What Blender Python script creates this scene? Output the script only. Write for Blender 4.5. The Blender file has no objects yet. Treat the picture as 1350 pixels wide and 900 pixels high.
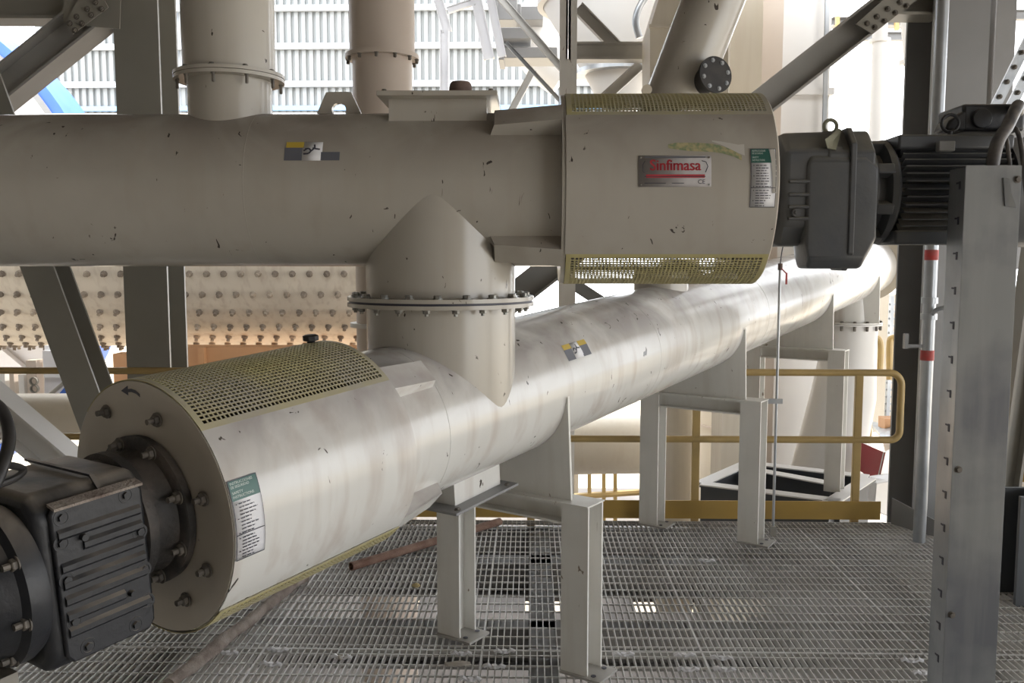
import bpy, bmesh, math, random
from math import sin, cos, pi, radians as R_, sqrt, atan2
from mathutils import Vector as V3, Matrix
random.seed(7)
C_ = bpy.context.scene.collection
S = bpy.context.scene
# ------------------------------------------------------------------ camera
EYE = V3((0, 0, 1.7)); FPX = 1174.34; PITCH = R_(5.2949); YAW = R_(1.1804)
cam_d = bpy.data.cameras.new('camera'); cam = bpy.data.objects.new('camera', cam_d); C_.objects.link(cam)
cam_d.sensor_width = 36; cam_d.sensor_fit = 'HORIZONTAL'; cam_d.lens = FPX/1350*36
cam_d.clip_start = 0.05; cam_d.clip_end = 500
cam.location = EYE; cam.rotation_euler = (pi/2-PITCH, 0, YAW)
S.camera = cam
# ------------------------------------------------------------------ sky, sun, exposure
w = bpy.data.worlds.new('sky'); S.world = w; w.use_nodes = True
bg = w.node_tree.nodes['Background']; bg.inputs[0].default_value = (0.95, 0.97, 1.0, 1); bg.inputs[1].default_value = 4.6
sun_d = bpy.data.lights.new('sun', 'SUN'); sun_d.energy = 5.0; sun_d.angle = R_(1.5); sun_d.color = (1, .95, .87)
sun = bpy.data.objects.new('sun', sun_d); C_.objects.link(sun)
sun.rotation_euler = V3((-0.50, -0.15, -0.85)).to_track_quat('-Z', 'Y').to_euler()
vs = S.view_settings; vs.view_transform = 'Standard'; vs.look = 'None'; vs.gamma = 1; vs.use_curve_mapping = False
vs.exposure = 0.12
# ------------------------------------------------------------------ helpers
_fw = V3((-sin(YAW)*cos(PITCH), cos(YAW)*cos(PITCH), -sin(PITCH))); _rt = V3((cos(YAW), sin(YAW), 0)); _up = _rt.cross(_fw)
def ray(x, y): return _fw + _rt*((x-675)/FPX) + _up*((450-y)/FPX)
def at(x, y, Y): v = ray(x, y); return EYE + v*(Y/v.y)             # the point at depth Y
def ground(x, y, z=0.0): v = ray(x, y); return EYE + v*((z-EYE.z)/v.z)

class MB:
    def __init__(s): s.v = []; s.f = []
    def add(s, vs, fs):
        n = len(s.v); s.v += [V3(q) for q in vs]; s.f += [tuple(i+n for i in f) for f in fs]; return s
    def box(s, c, sz, m=None):
        m = m or Matrix.Identity(3); c = V3(c); h = [q/2 for q in sz]
        vs = [c + m @ V3((i*h[0], j*h[1], k*h[2])) for i in (-1, 1) for j in (-1, 1) for k in (-1, 1)]
        return s.add(vs, [(0,1,3,2),(4,6,7,5),(0,4,5,1),(2,3,7,6),(0,2,6,4),(1,5,7,3)])
    def box2(s, a, b): return s.box([(a[i]+b[i])/2 for i in range(3)], [abs(b[i]-a[i]) for i in range(3)])
    def bar(s, p0, p1, wd, ht, up=(0,0,1)):                         # rectangular bar, ht along up
        p0 = V3(p0); p1 = V3(p1); d = (p1-p0); x = d.normalized(); u = V3(up); y = u.cross(x)
        if y.length < 1e-5: y = V3((1,0,0)).cross(x)
        y.normalize(); z = x.cross(y)
        return s.box((p0+p1)/2, (d.length, wd, ht), Matrix((x, y, z)).transposed())
    def ibeam(s, p0, p1, up, h, b, tf=.014, tw=.01):                # flange normals along up
        p0 = V3(p0); p1 = V3(p1); x = (p1-p0).normalized(); y = V3(up).cross(x).normalized(); z = x.cross(y)
        for k in (-1, 1): s.bar(p0+z*k*(h-tf)/2, p1+z*k*(h-tf)/2, b, tf, z)
        return s.bar(p0, p1, tw, h-2*tf, z)
    def prism(s, pts, nrm, t):                                      # convex or simple outline in 3-D, thickness t centred
        nrm = V3(nrm).normalized()*t/2; n = len(pts); a = [V3(q)-nrm for q in pts]; b = [V3(q)+nrm for q in pts]
        return s.add(a+b, [tuple(range(n))[::-1], tuple(range(n, 2*n))] + [(i, (i+1) % n, n+(i+1) % n, n+i) for i in range(n)])
    def lathe(s, o, ax, prof, n=48, a0=0, a1=2*pi, ref=None):       # prof: list of (distance along axis, radius)
        o = V3(o); ax = V3(ax).normalized()
        e1 = V3(ref) if ref else (V3((0,0,1)).cross(ax) if abs(ax.z) < .95 else V3((1,0,0)))
        e1 = (e1 - ax*e1.dot(ax)).normalized(); e2 = ax.cross(e1); full = abs(a1-a0-2*pi) < 1e-6; m = n if full else n+1
        base = len(s.v)
        for (d, r) in prof:
            for i in range(m):
                t = a0+(a1-a0)*i/n; s.v.append(o+ax*d+(e1*cos(t)+e2*sin(t))*r)
        for j in range(len(prof)-1):
            for i in range(n):
                k = (i+1) % m; A = base+j*m
                s.f.append((A+i, A+k, A+m+k, A+m+i))
        return s
    def cyl(s, p0, p1, r0, r1=None, n=24):
        p0 = V3(p0); p1 = V3(p1); r1 = r0 if r1 is None else r1; L = (p1-p0).length
        return s.lathe(p0, p1-p0, [(0, 1e-4), (0, r0), (L, r1), (L, 1e-4)], n)
    def tube(s, pts, r, n=10, caps=True):
        pts = [V3(q) for q in pts]; base = len(s.v); pu = None
        for i, q in enumerate(pts):
            d = (pts[min(i+1, len(pts)-1)]-pts[max(i-1, 0)]).normalized()
            if pu is None: pu = d.orthogonal().normalized()
            u = (pu - d*pu.dot(d)).normalized(); pu = u; v = d.cross(u); rr = r[i] if isinstance(r, (list, tuple)) else r
            for k in range(n): t = 2*pi*k/n; s.v.append(q+(u*cos(t)+v*sin(t))*rr)
        for i in range(len(pts)-1):
            for k in range(n): l = (k+1) % n; s.f.append((base+i*n+k, base+i*n+l, base+(i+1)*n+l, base+(i+1)*n+k))
        if caps: s.f.append(tuple(base+k for k in range(n))[::-1]); s.f.append(tuple(base+(len(pts)-1)*n+k for k in range(n)))
        return s
    def mesh(s, name, mat, off=V3((0,0,0)), ang=35):
        me = bpy.data.meshes.new(name); me.from_pydata([q-off for q in s.v], [], s.f); me.validate()
        bm = bmesh.new(); bm.from_mesh(me); bmesh.ops.recalc_face_normals(bm, faces=bm.faces); bm.to_mesh(me); bm.free()
        for p in me.polygons: p.use_smooth = True
        me.set_sharp_from_angle(angle=R_(ang)); me.materials.append(mat); return me
    def build(s, name, mat, parent=None, bevel=0, seg=2):
        if parent is not None: off = wloc(parent)
        else:
            xs = [q.x for q in s.v]; ys = [q.y for q in s.v]; off = V3(((min(xs)+max(xs))/2, (min(ys)+max(ys))/2, min(q.z for q in s.v)))
        o = bpy.data.objects.new(name, s.mesh(name, mat, off)); C_.objects.link(o)
        if parent is not None: o.parent = parent
        else: o.location = off
        if bevel:
            b = o.modifiers.new('bevel', 'BEVEL'); b.width = bevel; b.segments = seg; b.limit_method = 'ANGLE'; b.angle_limit = R_(40)
        return o
def wloc(o):
    q = V3(o.location); 
    while o.parent: o = o.parent; q += V3(o.location)
    return q
def smooth_path(pts, n=8):
    pts = [V3(q) for q in pts]; out = []
    P = [pts[0]*2-pts[1]]+pts+[pts[-1]*2-pts[-2]]
    for i in range(1, len(P)-2):
        for k in range(n):
            t = k/n; a, b, c, d = P[i-1:i+3]
            out.append(.5*((2*b)+(-a+c)*t+(2*a-5*b+4*c-d)*t*t+(-a+3*b-3*c+d)*t**3))
    return out+[pts[-1]]
def thing(name, label, cat, loc=(0,0,0), group=None):
    o = bpy.data.objects.new(name, None); C_.objects.link(o); o.location = loc; o.empty_display_size = .1
    return tag(o, label, cat, group)
def tag(o, label, cat, group=None):
    o['label'] = label; o['category'] = cat
    if group: o['group'] = group
    return o
def struct(o): o['kind'] = 'structure'; return o
def inst(name, me, parent, m):                                      # a part sharing mesh data
    o = bpy.data.objects.new(name, me); C_.objects.link(o); o.parent = parent
    o.matrix_local = Matrix.Translation(-wloc(parent)) @ m; return o
def frame(o, z, x=None):                                            # matrix with local z along z
    z = V3(z).normalized(); x = (V3(x) if x else z.orthogonal()); x = (x-z*x.dot(z)).normalized(); y = z.cross(x)
    m = Matrix((x, y, z)).transposed().to_4x4(); m.translation = V3(o); return m
# ------------------------------------------------------------------ materials
def mat(name, col, rough=.5, metal=0, col2=None, scale=4, detail=5, bump=0, dust=None, dust_amt=.6, dlo=.05, dhi=.75, chips=None, chip_scale=9, chip_t=.74,
        streak=None, streak_amt=.5, lo=.35, hi=.7, spec=.5):
    m = bpy.data.materials.new(name); m.use_nodes = True; nt = m.node_tree; N = nt.nodes; L = nt.links
    b = N['Principled BSDF']; b.inputs['Roughness'].default_value = rough; b.inputs['Metallic'].default_value = metal
    b.inputs['Specular IOR Level'].default_value = spec
    geo = N.new('ShaderNodeNewGeometry'); pos = geo.outputs['Position']
    def noise(sc, det=5, vec=None, dist=0):
        n = N.new('ShaderNodeTexNoise'); n.inputs['Scale'].default_value = sc; n.inputs['Detail'].default_value = det
        n.inputs['Distortion'].default_value = dist; L.new(vec or pos, n.inputs['Vector']); return n.outputs['Fac']
    def ramp(f, a, c):
        r = N.new('ShaderNodeMapRange'); r.inputs[1].default_value = a; r.inputs[2].default_value = c; L.new(f, r.inputs[0]); return r.outputs[0]
    def mix(f, a, c):
        x = N.new('ShaderNodeMix'); x.data_type = 'RGBA'
        if isinstance(f, float): x.inputs[0].default_value = f
        else: L.new(f, x.inputs[0])
        for i, q in ((6, a), (7, c)):
            if isinstance(q, tuple): x.inputs[i].default_value = (*q, 1)
            else: L.new(q, x.inputs[i])
        return x.outputs[2]
    def mul(a, c):
        x = N.new('ShaderNodeMath'); x.operation = 'MULTIPLY'
        for i, q in ((0, a), (1, c)):
            if isinstance(q, (int, float)): x.inputs[i].default_value = q
            else: L.new(q, x.inputs[i])
        return x.outputs[0]
    c = col
    if col2: c = mix(ramp(noise(scale, detail), lo, hi), col, col2)
    if streak:
        mp = N.new('ShaderNodeMapping'); L.new(pos, mp.inputs[0]); mp.inputs['Scale'].default_value = (9, 9, .8)
        c = mix(mul(ramp(noise(1.3, 6, mp.outputs[0]), .5, .72), streak_amt), c, streak)
    if dust:
        sx = N.new('ShaderNodeSeparateXYZ'); L.new(geo.outputs['Normal'], sx.inputs[0])
        up = ramp(sx.outputs['Z'], dlo, dhi); f = mul(mul(up, ramp(noise(3.2, 9, None, .6), .30, .60)), dust_amt)
        c = mix(f, c, dust)
    if chips:
        mp = N.new('ShaderNodeMapping'); L.new(pos, mp.inputs[0]); mp.inputs['Scale'].default_value = (1.6, 1.6, .7)
        f = ramp(noise(chip_scale, 3, mp.outputs[0], 1.2), chip_t, chip_t+.02); c = mix(f, c, chips)
    if isinstance(c, tuple): b.inputs['Base Color'].default_value = (*c, 1)
    else: L.new(c, b.inputs['Base Color'])
    if bump:
        bn = N.new('ShaderNodeBump'); bn.inputs['Strength'].default_value = bump; bn.inputs['Distance'].default_value = .01
        L.new(noise(scale*8, 6), bn.inputs['Height']); L.new(bn.outputs[0], b.inputs['Normal'])
    return m
M = dict(
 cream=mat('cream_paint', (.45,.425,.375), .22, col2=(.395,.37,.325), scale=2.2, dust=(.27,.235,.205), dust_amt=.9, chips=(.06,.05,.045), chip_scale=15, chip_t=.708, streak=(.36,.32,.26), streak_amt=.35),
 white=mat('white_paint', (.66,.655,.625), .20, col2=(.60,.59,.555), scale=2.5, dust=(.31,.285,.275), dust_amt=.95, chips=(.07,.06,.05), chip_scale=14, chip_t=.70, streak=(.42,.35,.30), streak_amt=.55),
 endplate=mat('dusty_end_plate_paint', (.54,.50,.43), .45, col2=(.47,.43,.37), scale=3, chips=(.08,.07,.06), chip_scale=12, chip_t=.74),
 post=mat('white_steel_paint', (.76,.75,.71), .4, col2=(.70,.69,.65), scale=5, streak=(.5,.45,.38), streak_amt=.3, chips=(.25,.2,.15), chip_scale=14, chip_t=.72),
 steel=mat('dark_grey_steel_paint', (.27,.255,.22), .4, col2=(.23,.218,.19), scale=2, dust=(.25,.22,.18), dust_amt=.5),
 steel2=mat('blue_grey_steel_paint', (.235,.235,.235), .4, col2=(.20,.20,.20), scale=2),
 motor=mat('dark_motor_paint', (.015,.0165,.021), .48, col2=(.021,.022,.025), scale=6, dust=(.46,.40,.33), dust_amt=.95, dlo=.45, dhi=.95, bump=.15),
 motor2=mat('grey_blue_motor_paint', (.058,.063,.073), .42, col2=(.085,.087,.088), scale=5, dust=(.26,.24,.19), dust_amt=.8, dlo=.2, dhi=.9, bump=.1),
 castring=mat('dusty_cast_iron', (.035,.033,.032), .6, col2=(.12,.10,.085), scale=9, bump=.3, lo=.45, hi=.75),
 mesh=mat('yellow_guard_mesh_paint', (.46,.41,.19), .5, col2=(.40,.355,.18), scale=6, dust=(.36,.335,.28), dust_amt=.95),
 galv=mat('galvanised_steel', (.42,.44,.46), .38, .75, col2=(.30,.32,.34), scale=5, streak=(.62,.62,.60), streak_amt=.5, bump=.05),
 galvd=mat('galvanised_cover_steel', (.205,.21,.208), .55, .1, col2=(.125,.13,.14), scale=3.0, detail=10, lo=.42, hi=.6, streak=(.29,.29,.28), streak_amt=.5, dust=None),
 grate=mat('galvanised_grating', (.60,.60,.59), .5, .1, col2=(.46,.45,.43), scale=2, detail=3),
 bolt=mat('zinc_bolt', (.30,.31,.29), .4, .6, col2=(.14,.12,.10), scale=40),
 boltd=mat('dusty_bolt', (.10,.09,.078), .6, .1, col2=(.17,.15,.125), scale=40),
 yellow=mat('ochre_rail_paint', (.45,.315,.12), .45, col2=(.38,.27,.11), scale=6),
 kick=mat('ochre_toe_board_paint', (.42,.27,.06), .5, col2=(.34,.22,.06), scale=4),
 rust=mat('rusty_steel', (.16,.085,.06), .85, col2=(.26,.17,.13), scale=14, bump=.5),
 dirtbar=mat('dust_caked_bar', (.30,.26,.225), .9, col2=(.16,.12,.10), scale=16, bump=.7),
 mill=mat('mill_shell_paint', (.62,.56,.465), .6, col2=(.55,.495,.41), scale=1.2, streak=(.38,.31,.24), streak_amt=.5),
 millbolt=mat('mill_bolt', (.17,.14,.11), .7, col2=(.34,.29,.23), scale=1.4, lo=.45, hi=.6),
 orange=mat('orange_steel_paint', (.50,.27,.13), .5, col2=(.44,.24,.12), scale=2),
 blue=mat('blue_gear_guard_paint', (.045,.13,.52), .45, col2=(.06,.16,.56), scale=2),
 bluel=mat('pale_blue_pipe_paint', (.25,.45,.72), .4),
 wmach=mat('white_machine_paint', (.78,.78,.80), .45, col2=(.66,.66,.68), scale=1.5),
 clad=mat('cladding_sheet', (.33,.345,.345), .5, .05, col2=(.28,.295,.295), scale=.6),
 purlin=mat('purlin_galvanised', (.50,.53,.55), .4, .1),
 bcream=mat('vessel_cream_paint', (.66,.60,.49), .5, col2=(.58,.52,.42), scale=.9, streak=(.50,.42,.32), streak_amt=.3),
 bwhite=mat('far_white_paint', (.74,.73,.71), .45, col2=(.66,.645,.62), scale=1),
 pink=mat('pinkish_duct_paint', (.58,.50,.43), .5, col2=(.53,.455,.39), scale=1.5),
 black=mat('black_rubber', (.012,.012,.013), .5, col2=(.04,.036,.033), scale=10),
 label_white=mat('label_white', (.66,.66,.68), .4), label_green=mat('label_green', (.025,.105,.085), .4), ink=mat('label_ink', (.04,.04,.06), .5),
 label_text=mat('label_pale_print', (.62,.68,.64), .5), plate=mat('nameplate_aluminium', (.36,.34,.335), .6, .0, col2=(.30,.285,.28), scale=30),
 redink=mat('nameplate_red', (.42,.03,.045), .5), label_yellow=mat('label_yellow', (.50,.36,.05), .5), label_grey=mat('label_slate', (.12,.125,.15), .5),
 residue=mat('sticker_residue', (.42,.36,.20), .8, col2=(.20,.25,.14), scale=60, lo=.4, hi=.6), paper=mat('torn_paper', (.50,.48,.44), .8),
 red=mat('red_tape', (.5,.05,.045), .6, col2=(.35,.09,.08), scale=30), redbox=mat('faded_red_box', (.50,.10,.11), .6, col2=(.42,.12,.12), scale=3),
 slab=mat('dusty_dark_slab', (.27,.245,.225), .9, col2=(.17,.16,.155), scale=.9, lo=.4, hi=.6),
 concrete=mat('concrete', (.42,.40,.37), .9, col2=(.32,.30,.28), scale=.8, bump=.2), block_soffit=mat('light_block_soffit', (.20,.19,.18), .8),
 wallm=mat('light_block_wall', (.42,.39,.34), .85, col2=(.36,.33,.29), scale=.8), sand=mat('pale_ground', (.55,.47,.36), .95, col2=(.47,.40,.30), scale=.3),
 cable=mat('cable_sheath', (.06,.058,.06), .5, col2=(.16,.145,.13), scale=20), rag=mat('ochre_rag', (.5,.40,.2), .9), dirt=mat('pale_dirt', (.42,.39,.35), .95, bump=.5),
 brown=mat('rusty_brown_plug', (.13,.085,.07), .8, col2=(.2,.14,.12), scale=20), tagy=mat('dusty_tag', (.24,.235,.17), .7),
)
# shared small meshes (unit: local z is the bolt axis)
M['darkbeam'] = mat('dark_blue_grey_beam', (.075,.082,.09), .5, col2=(.06,.065,.07), scale=2)
M['hazy'] = mat('hazy_dirty_grey_steel', (.42,.41,.385), .5, col2=(.36,.35,.33), scale=3)  # grey lightened to stand for haze on struts; dirty grey on base plates
M['hazyd'] = mat('hazy_brace_steel', (.33,.32,.30), .45, col2=(.28,.27,.25), scale=3)  # brace grey lightened as if seen through haze
def hexbolt(rad, h, washer=True, tail=0):
    b = MB()
    if washer: b.cyl((0,0,0), (0,0,.003), rad*1.35, n=14)
    b.lathe((0,0,0), (0,0,1), [(0, 1e-4), (0, rad), (h*.85, rad), (h, rad*.85), (h, 1e-4)], 6)
    if tail: b.cyl((0,0,h), (0,0,h+tail), rad*.55, n=8)
    return b
# ================================================================== SETTING
# platform floor: a frame of beams carrying bar-grating panels
fb = MB()
fb.ibeam((-4.5,4.12,-.14), (5.2,4.12,-.14), (0,0,1), .20, .12); fb.ibeam((-4.5,5.05,-.14), (5.2,5.05,-.14), (0,0,1), .20, .14)
fb.ibeam((-4.5,5.66,-.14), (5.2,5.66,-.14), (0,0,1), .20, .09); fb.ibeam((-4.5,2.2,-.14), (5.2,2.2,-.14), (0,0,1), .20, .12)
for x in (-3.2,-1.55,.06,1.9,3.6): fb.ibeam((x,1.0,-.15), (x,5.64,-.15), (0,0,1), .22, .13)
floor = struct(fb.build('floor', M['steel2']))
def grating(lx, ly, name):
    b = MB(); n = int(round(lx/.03)); 
    for i in range(n+1): b.box((i*lx/n, ly/2, -.015), (.0042, ly, .03))
    m = int(round(ly/.097))
    for j in range(m): b.box((lx/2, .045+j*(ly-.09)/(m-1), -.004), (lx, .006, .008))
    for y in (.002, ly-.002): b.box((lx/2, y, -.0145), (lx, .005, .031))
    return b.mesh(name, M['grate'])
GP = grating(.951, 1.94, 'grating_panel'); 
for k in range(-5, 4):
    for (y, dy) in ((3.748, 0), (1.803, 0), (-.142, 0)):
        if y < 0 and abs(k) > 2: continue
        o = inst('grating_panel', GP, floor, Matrix.Translation((.748+.9555*k+.002, y+random.uniform(-.002,.002), 0)))
# grating clips
cb = MB(); cb.tube([(-.045,0,.004),(-.028,0,.012),(-.014,0,.002),(.014,0,.002),(.028,0,.012),(.045,0,.004)], .0085, 6); cb.cyl((0,0,0), (0,0,.012), .012, n=8)
CLIP = cb.mesh('grating_clip', M['label_white'])
for (x, y) in [(367,858),(357,877),(450,868),(608,863),(665,860),(652,880),(822,864),(902,865),(951,869),(907,884),(955,884),(931,740),(1202,872),(1218,888),(300,862),(620,897)]:
    g = ground(x, y); inst('clip', CLIP, floor, Matrix.Translation((g.x, g.y, .001)) @ Matrix.Rotation(random.uniform(-.15,.15), 4, 'Z'))
# lower level, ground, unseen deck and walls added to shape the light
struct(MB().box2((-14,-6,-4.34), (14,14.3,-4.2)).build('floor_lower', M['concrete']))
struct(MB().box2((-60,-30,-4.6), (90,90,-4.35)).build('ground', M['sand']))
struct(MB().box2((-9.2,-6,4.3), (12,8.2,4.5)).build('ceiling_light_block', M['block_soffit']))  # unseen dark deck, added to keep overhead light off the upper conveyor
struct(MB().box2((-16,8.0,6.35), (14,12.4,6.55)).build('ceiling_light_block_far', M['block_soffit']))  # unseen roof piece, added to keep the sun off the lower level
struct(MB().box2((-16,12.3,6.2), (14,12.5,6.7)).build('trim_light_block', M['block_soffit']))  # edge of the added far roof piece
dk_ = MB()
for (x0,x1,y0,y1) in ((-9,5,6.6,9.1),(-9,5,9.75,14.2),(-9,-1.85,9.1,9.75),(-1.2,-.05,9.1,9.75),(.72,1.12,9.1,9.75),(1.85,5,9.1,9.75)): dk_.box2((x0,y0,-2.15), (x1,y1,-2.0))
struct(dk_.build('floor_mid', M['slab']))
wl = MB(); wl.box2((-9.4,-6,-4.2), (-9.2,12,6.3)); struct(wl.build('wall_light_block_left', M['wallm']))  # unseen wall, added to dim the left end of the upper conveyor
wb = MB(); wb.box2((-9.2,-6.2,-4.2), (8,-6,4.5)); struct(wb.build('wall_light_block_behind', M['wallm']))  # unseen wall, added to limit and bounce light from behind the camera
# far cladding: ribbed sheets on purlins
cladw = struct(MB().box2((-13.2,24.12,3.0), (2.2,24.2,9.5)).build('wall_back', M['purlin']))
Yc = 24.0
def sheet(x0, x1, z0, z1):
    b = MB(); pitch = .19; n = int((x1-x0)/pitch); pv = []
    for i in range(n):
        x = x0+i*pitch; pv += [(x,0),(x+.035,0),(x+.045,-.07),(x+.145,-.07),(x+.155,0)]
    pv.append((x0+n*pitch, 0)); vs = []
    for (x, dy) in pv: vs += [(x, Yc+dy, z0), (x, Yc+dy, z1)]
    b.add(vs, [(2*i, 2*i+2, 2*i+3, 2*i+1) for i in range(len(pv)-1)]); return b
for x0 in (-13.1,-9.3,-5.5,-1.7):
    sheet(x0, x0+3.8, 3.1, 9.4).build('cladding_sheet', M['clad'], cladw)
for z in (4.4,5.3,6.28,7.25,8.22,9.15):
    MB().bar((-13.1,23.86,z), (2.1,23.86,z), .12, .15).build('purlin', M['purlin'], cladw)
MB().bar((-13.1,23.8,5.65), (2.1,23.8,5.65), .1, .12).build('service_pipe', M['bluel'], cladw)
# ================================================================== UPPER SCREW CONVEYOR
RB = .2783; RG = .344
U = V3((0, 3.3262, 1.9508)); XC = -.3333
CL = V3((XC, 3.3262, 1.1355)); A = V3((.54537822,.83499366,.07313127)).normalized(); PR = V3((.83723551,-.54684248,0)).normalized(); WV = PR.cross(A).normalized()
class Fr:                                                            # a cylinder frame
    def __init__(s, o, a, e1, e2): s.o = V3(o); s.a = V3(a); s.e1 = V3(e1); s.e2 = V3(e2)
    def p(s, d, ang, r): t = R_(ang); return s.o+s.a*d+(s.e1*cos(t)+s.e2*sin(t))*r
    def c(s, d, t=0, z=0): return s.o+s.a*d+s.e1*t+s.e2*z
FU = Fr(U, (1,0,0), (0,-1,0), (0,0,1)); FL = Fr(CL, A, PR, WV)
def arcsheet(F, s0, s1, a0, a1, r, th, n=20, b=None):
    b = b or MB(); base = []
    for i in range(n+1):
        t = a0+(a1-a0)*i/n; base.append([F.p(s0,t,r), F.p(s1,t,r), F.p(s1,t,r-th), F.p(s0,t,r-th)])
    vs = [q for row in base for q in row]; fs = []
    for i in range(n):
        for k in range(4): l = (k+1) % 4; fs.append((4*i+k, 4*i+l, 4*i+4+l, 4*i+4+k))
    fs += [(0,1,2,3), (4*n+3,4*n+2,4*n+1,4*n)]
    return b.add(vs, fs)
def mesh_panel(F, s0, s1, a0, a1, r, parent, border=.018):
    b = MB(); per = .0134; wd = .0046; dang = math.degrees(border/r)
    for (u0, u1) in ((s0, s0+border), (s1-border, s1)): arcsheet(F, u0, u1, a0, a1, r, .0025, 24, b)
    for (t0, t1) in ((a0, a0+dang), (a1-dang, a1)): arcsheet(F, s0, s1, t0, t1, r+.0003, .0025, 3, b)
    n = int((s1-s0-2*border)/per)
    for i in range(1, n): u = s0+border+(s1-s0-2*border)*i/n; arcsheet(F, u-wd/2, u+wd/2, a0, a1, r, .0022, 24, b)
    arc = R_(a1-a0)*r-2*border; m = int(arc/per)
    for i in range(1, m): t = a0+dang+(a1-a0-2*dang)*i/m; h = math.degrees(wd/2/r); arcsheet(F, s0, s1, t-h, t+h, r, .0022, 1, b)
    return b.build('mesh_panel', M['mesh'], parent)
def bracket(F, s0, s1, ang, flip=1):                                 # tapered channel bracket from barrel to guard plate
    b = MB(); t = R_(ang); rad = F.e1*cos(t)+F.e2*sin(t); tan = -F.e1*sin(t)+F.e2*cos(t)
    for k in (-1, 1):
        o = tan*k*.04
        b.prism([F.p(s0,ang,RB-.02)+o, F.p(s0,ang,RG-.008)+o, F.p(s1-(s1-s0)*.08,ang,RB+.035)+o, F.p(s1,ang,RB-.02)+o], tan, .006)
    b.prism([F.p(s0,ang,RG-.008)-tan*.043, F.p(s0,ang,RG-.008)+tan*.043, F.p(s1-(s1-s0)*.08,ang,RB+.035)+tan*.043, F.p(s1-(s1-s0)*.08,ang,RB+.035)-tan*.043], rad, .006)
    return b
def wrapmap(F, s_c, ang_c, r, flip=1):                               # (u along axis, v up) -> cylinder surface
    return lambda u, v: F.p(s_c+u*flip, ang_c+math.degrees(v/r), r)
def patch(mp, u0, u1, v0, v1, th, F, mt, name, parent, outline=None, n=8):
    b = MB(); vs = []; 
    for i in range(n+1):
        v = v0+(v1-v0)*i/n; vs += [mp(u0, v), mp(u1, v)]
    b.add(vs, [(2*i, 2*i+1, 2*i+3, 2*i+2) for i in range(n)])
    o = b.build(name, mt, parent); sm = o.modifiers.new('solid', 'SOLIDIFY'); sm.thickness = th; sm.offset = 0; return o
def textverts(txt, size, extrude=0):
    cu = bpy.data.curves.new('t', 'FONT'); cu.body = txt; cu.size = size; cu.resolution_u = 3
    ob = bpy.data.objects.new('t', cu); C_.objects.link(ob); dg = bpy.context.evaluated_depsgraph_get()
    me = ob.evaluated_get(dg).to_mesh(); vs = [(q.co.x, q.co.y) for q in me.vertices]; fs = [tuple(p.vertices) for p in me.polygons]
    bpy.data.objects.remove(ob); bpy.data.curves.remove(cu); return vs, fs
def text(txt, mp, x, y, size, b, width=None, bold=0):
    vs, fs = textverts(txt, size); sc = 1
    if width: mx = max(q[0] for q in vs); sc = width/mx
    for k in ((0,) if not bold else (-bold, 0, bold)):
        b.add([mp(x+q[0]*sc+k, y+q[1]) for q in vs], fs)
    return b
def strokes(mp, segs, wd, b):
    for (x0, y0, x1, y1) in segs:
        d = V3((x1-x0, y1-y0, 0)); d.normalize(); n = V3((-d.y, d.x, 0))*wd/2
        b.add([mp(x0+n.x, y0+n.y), mp(x1+n.x, y1+n.y), mp(x1-n.x, y1-n.y), mp(x0-n.x, y0-n.y)], [(0,1,2,3)])
    return b
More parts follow.
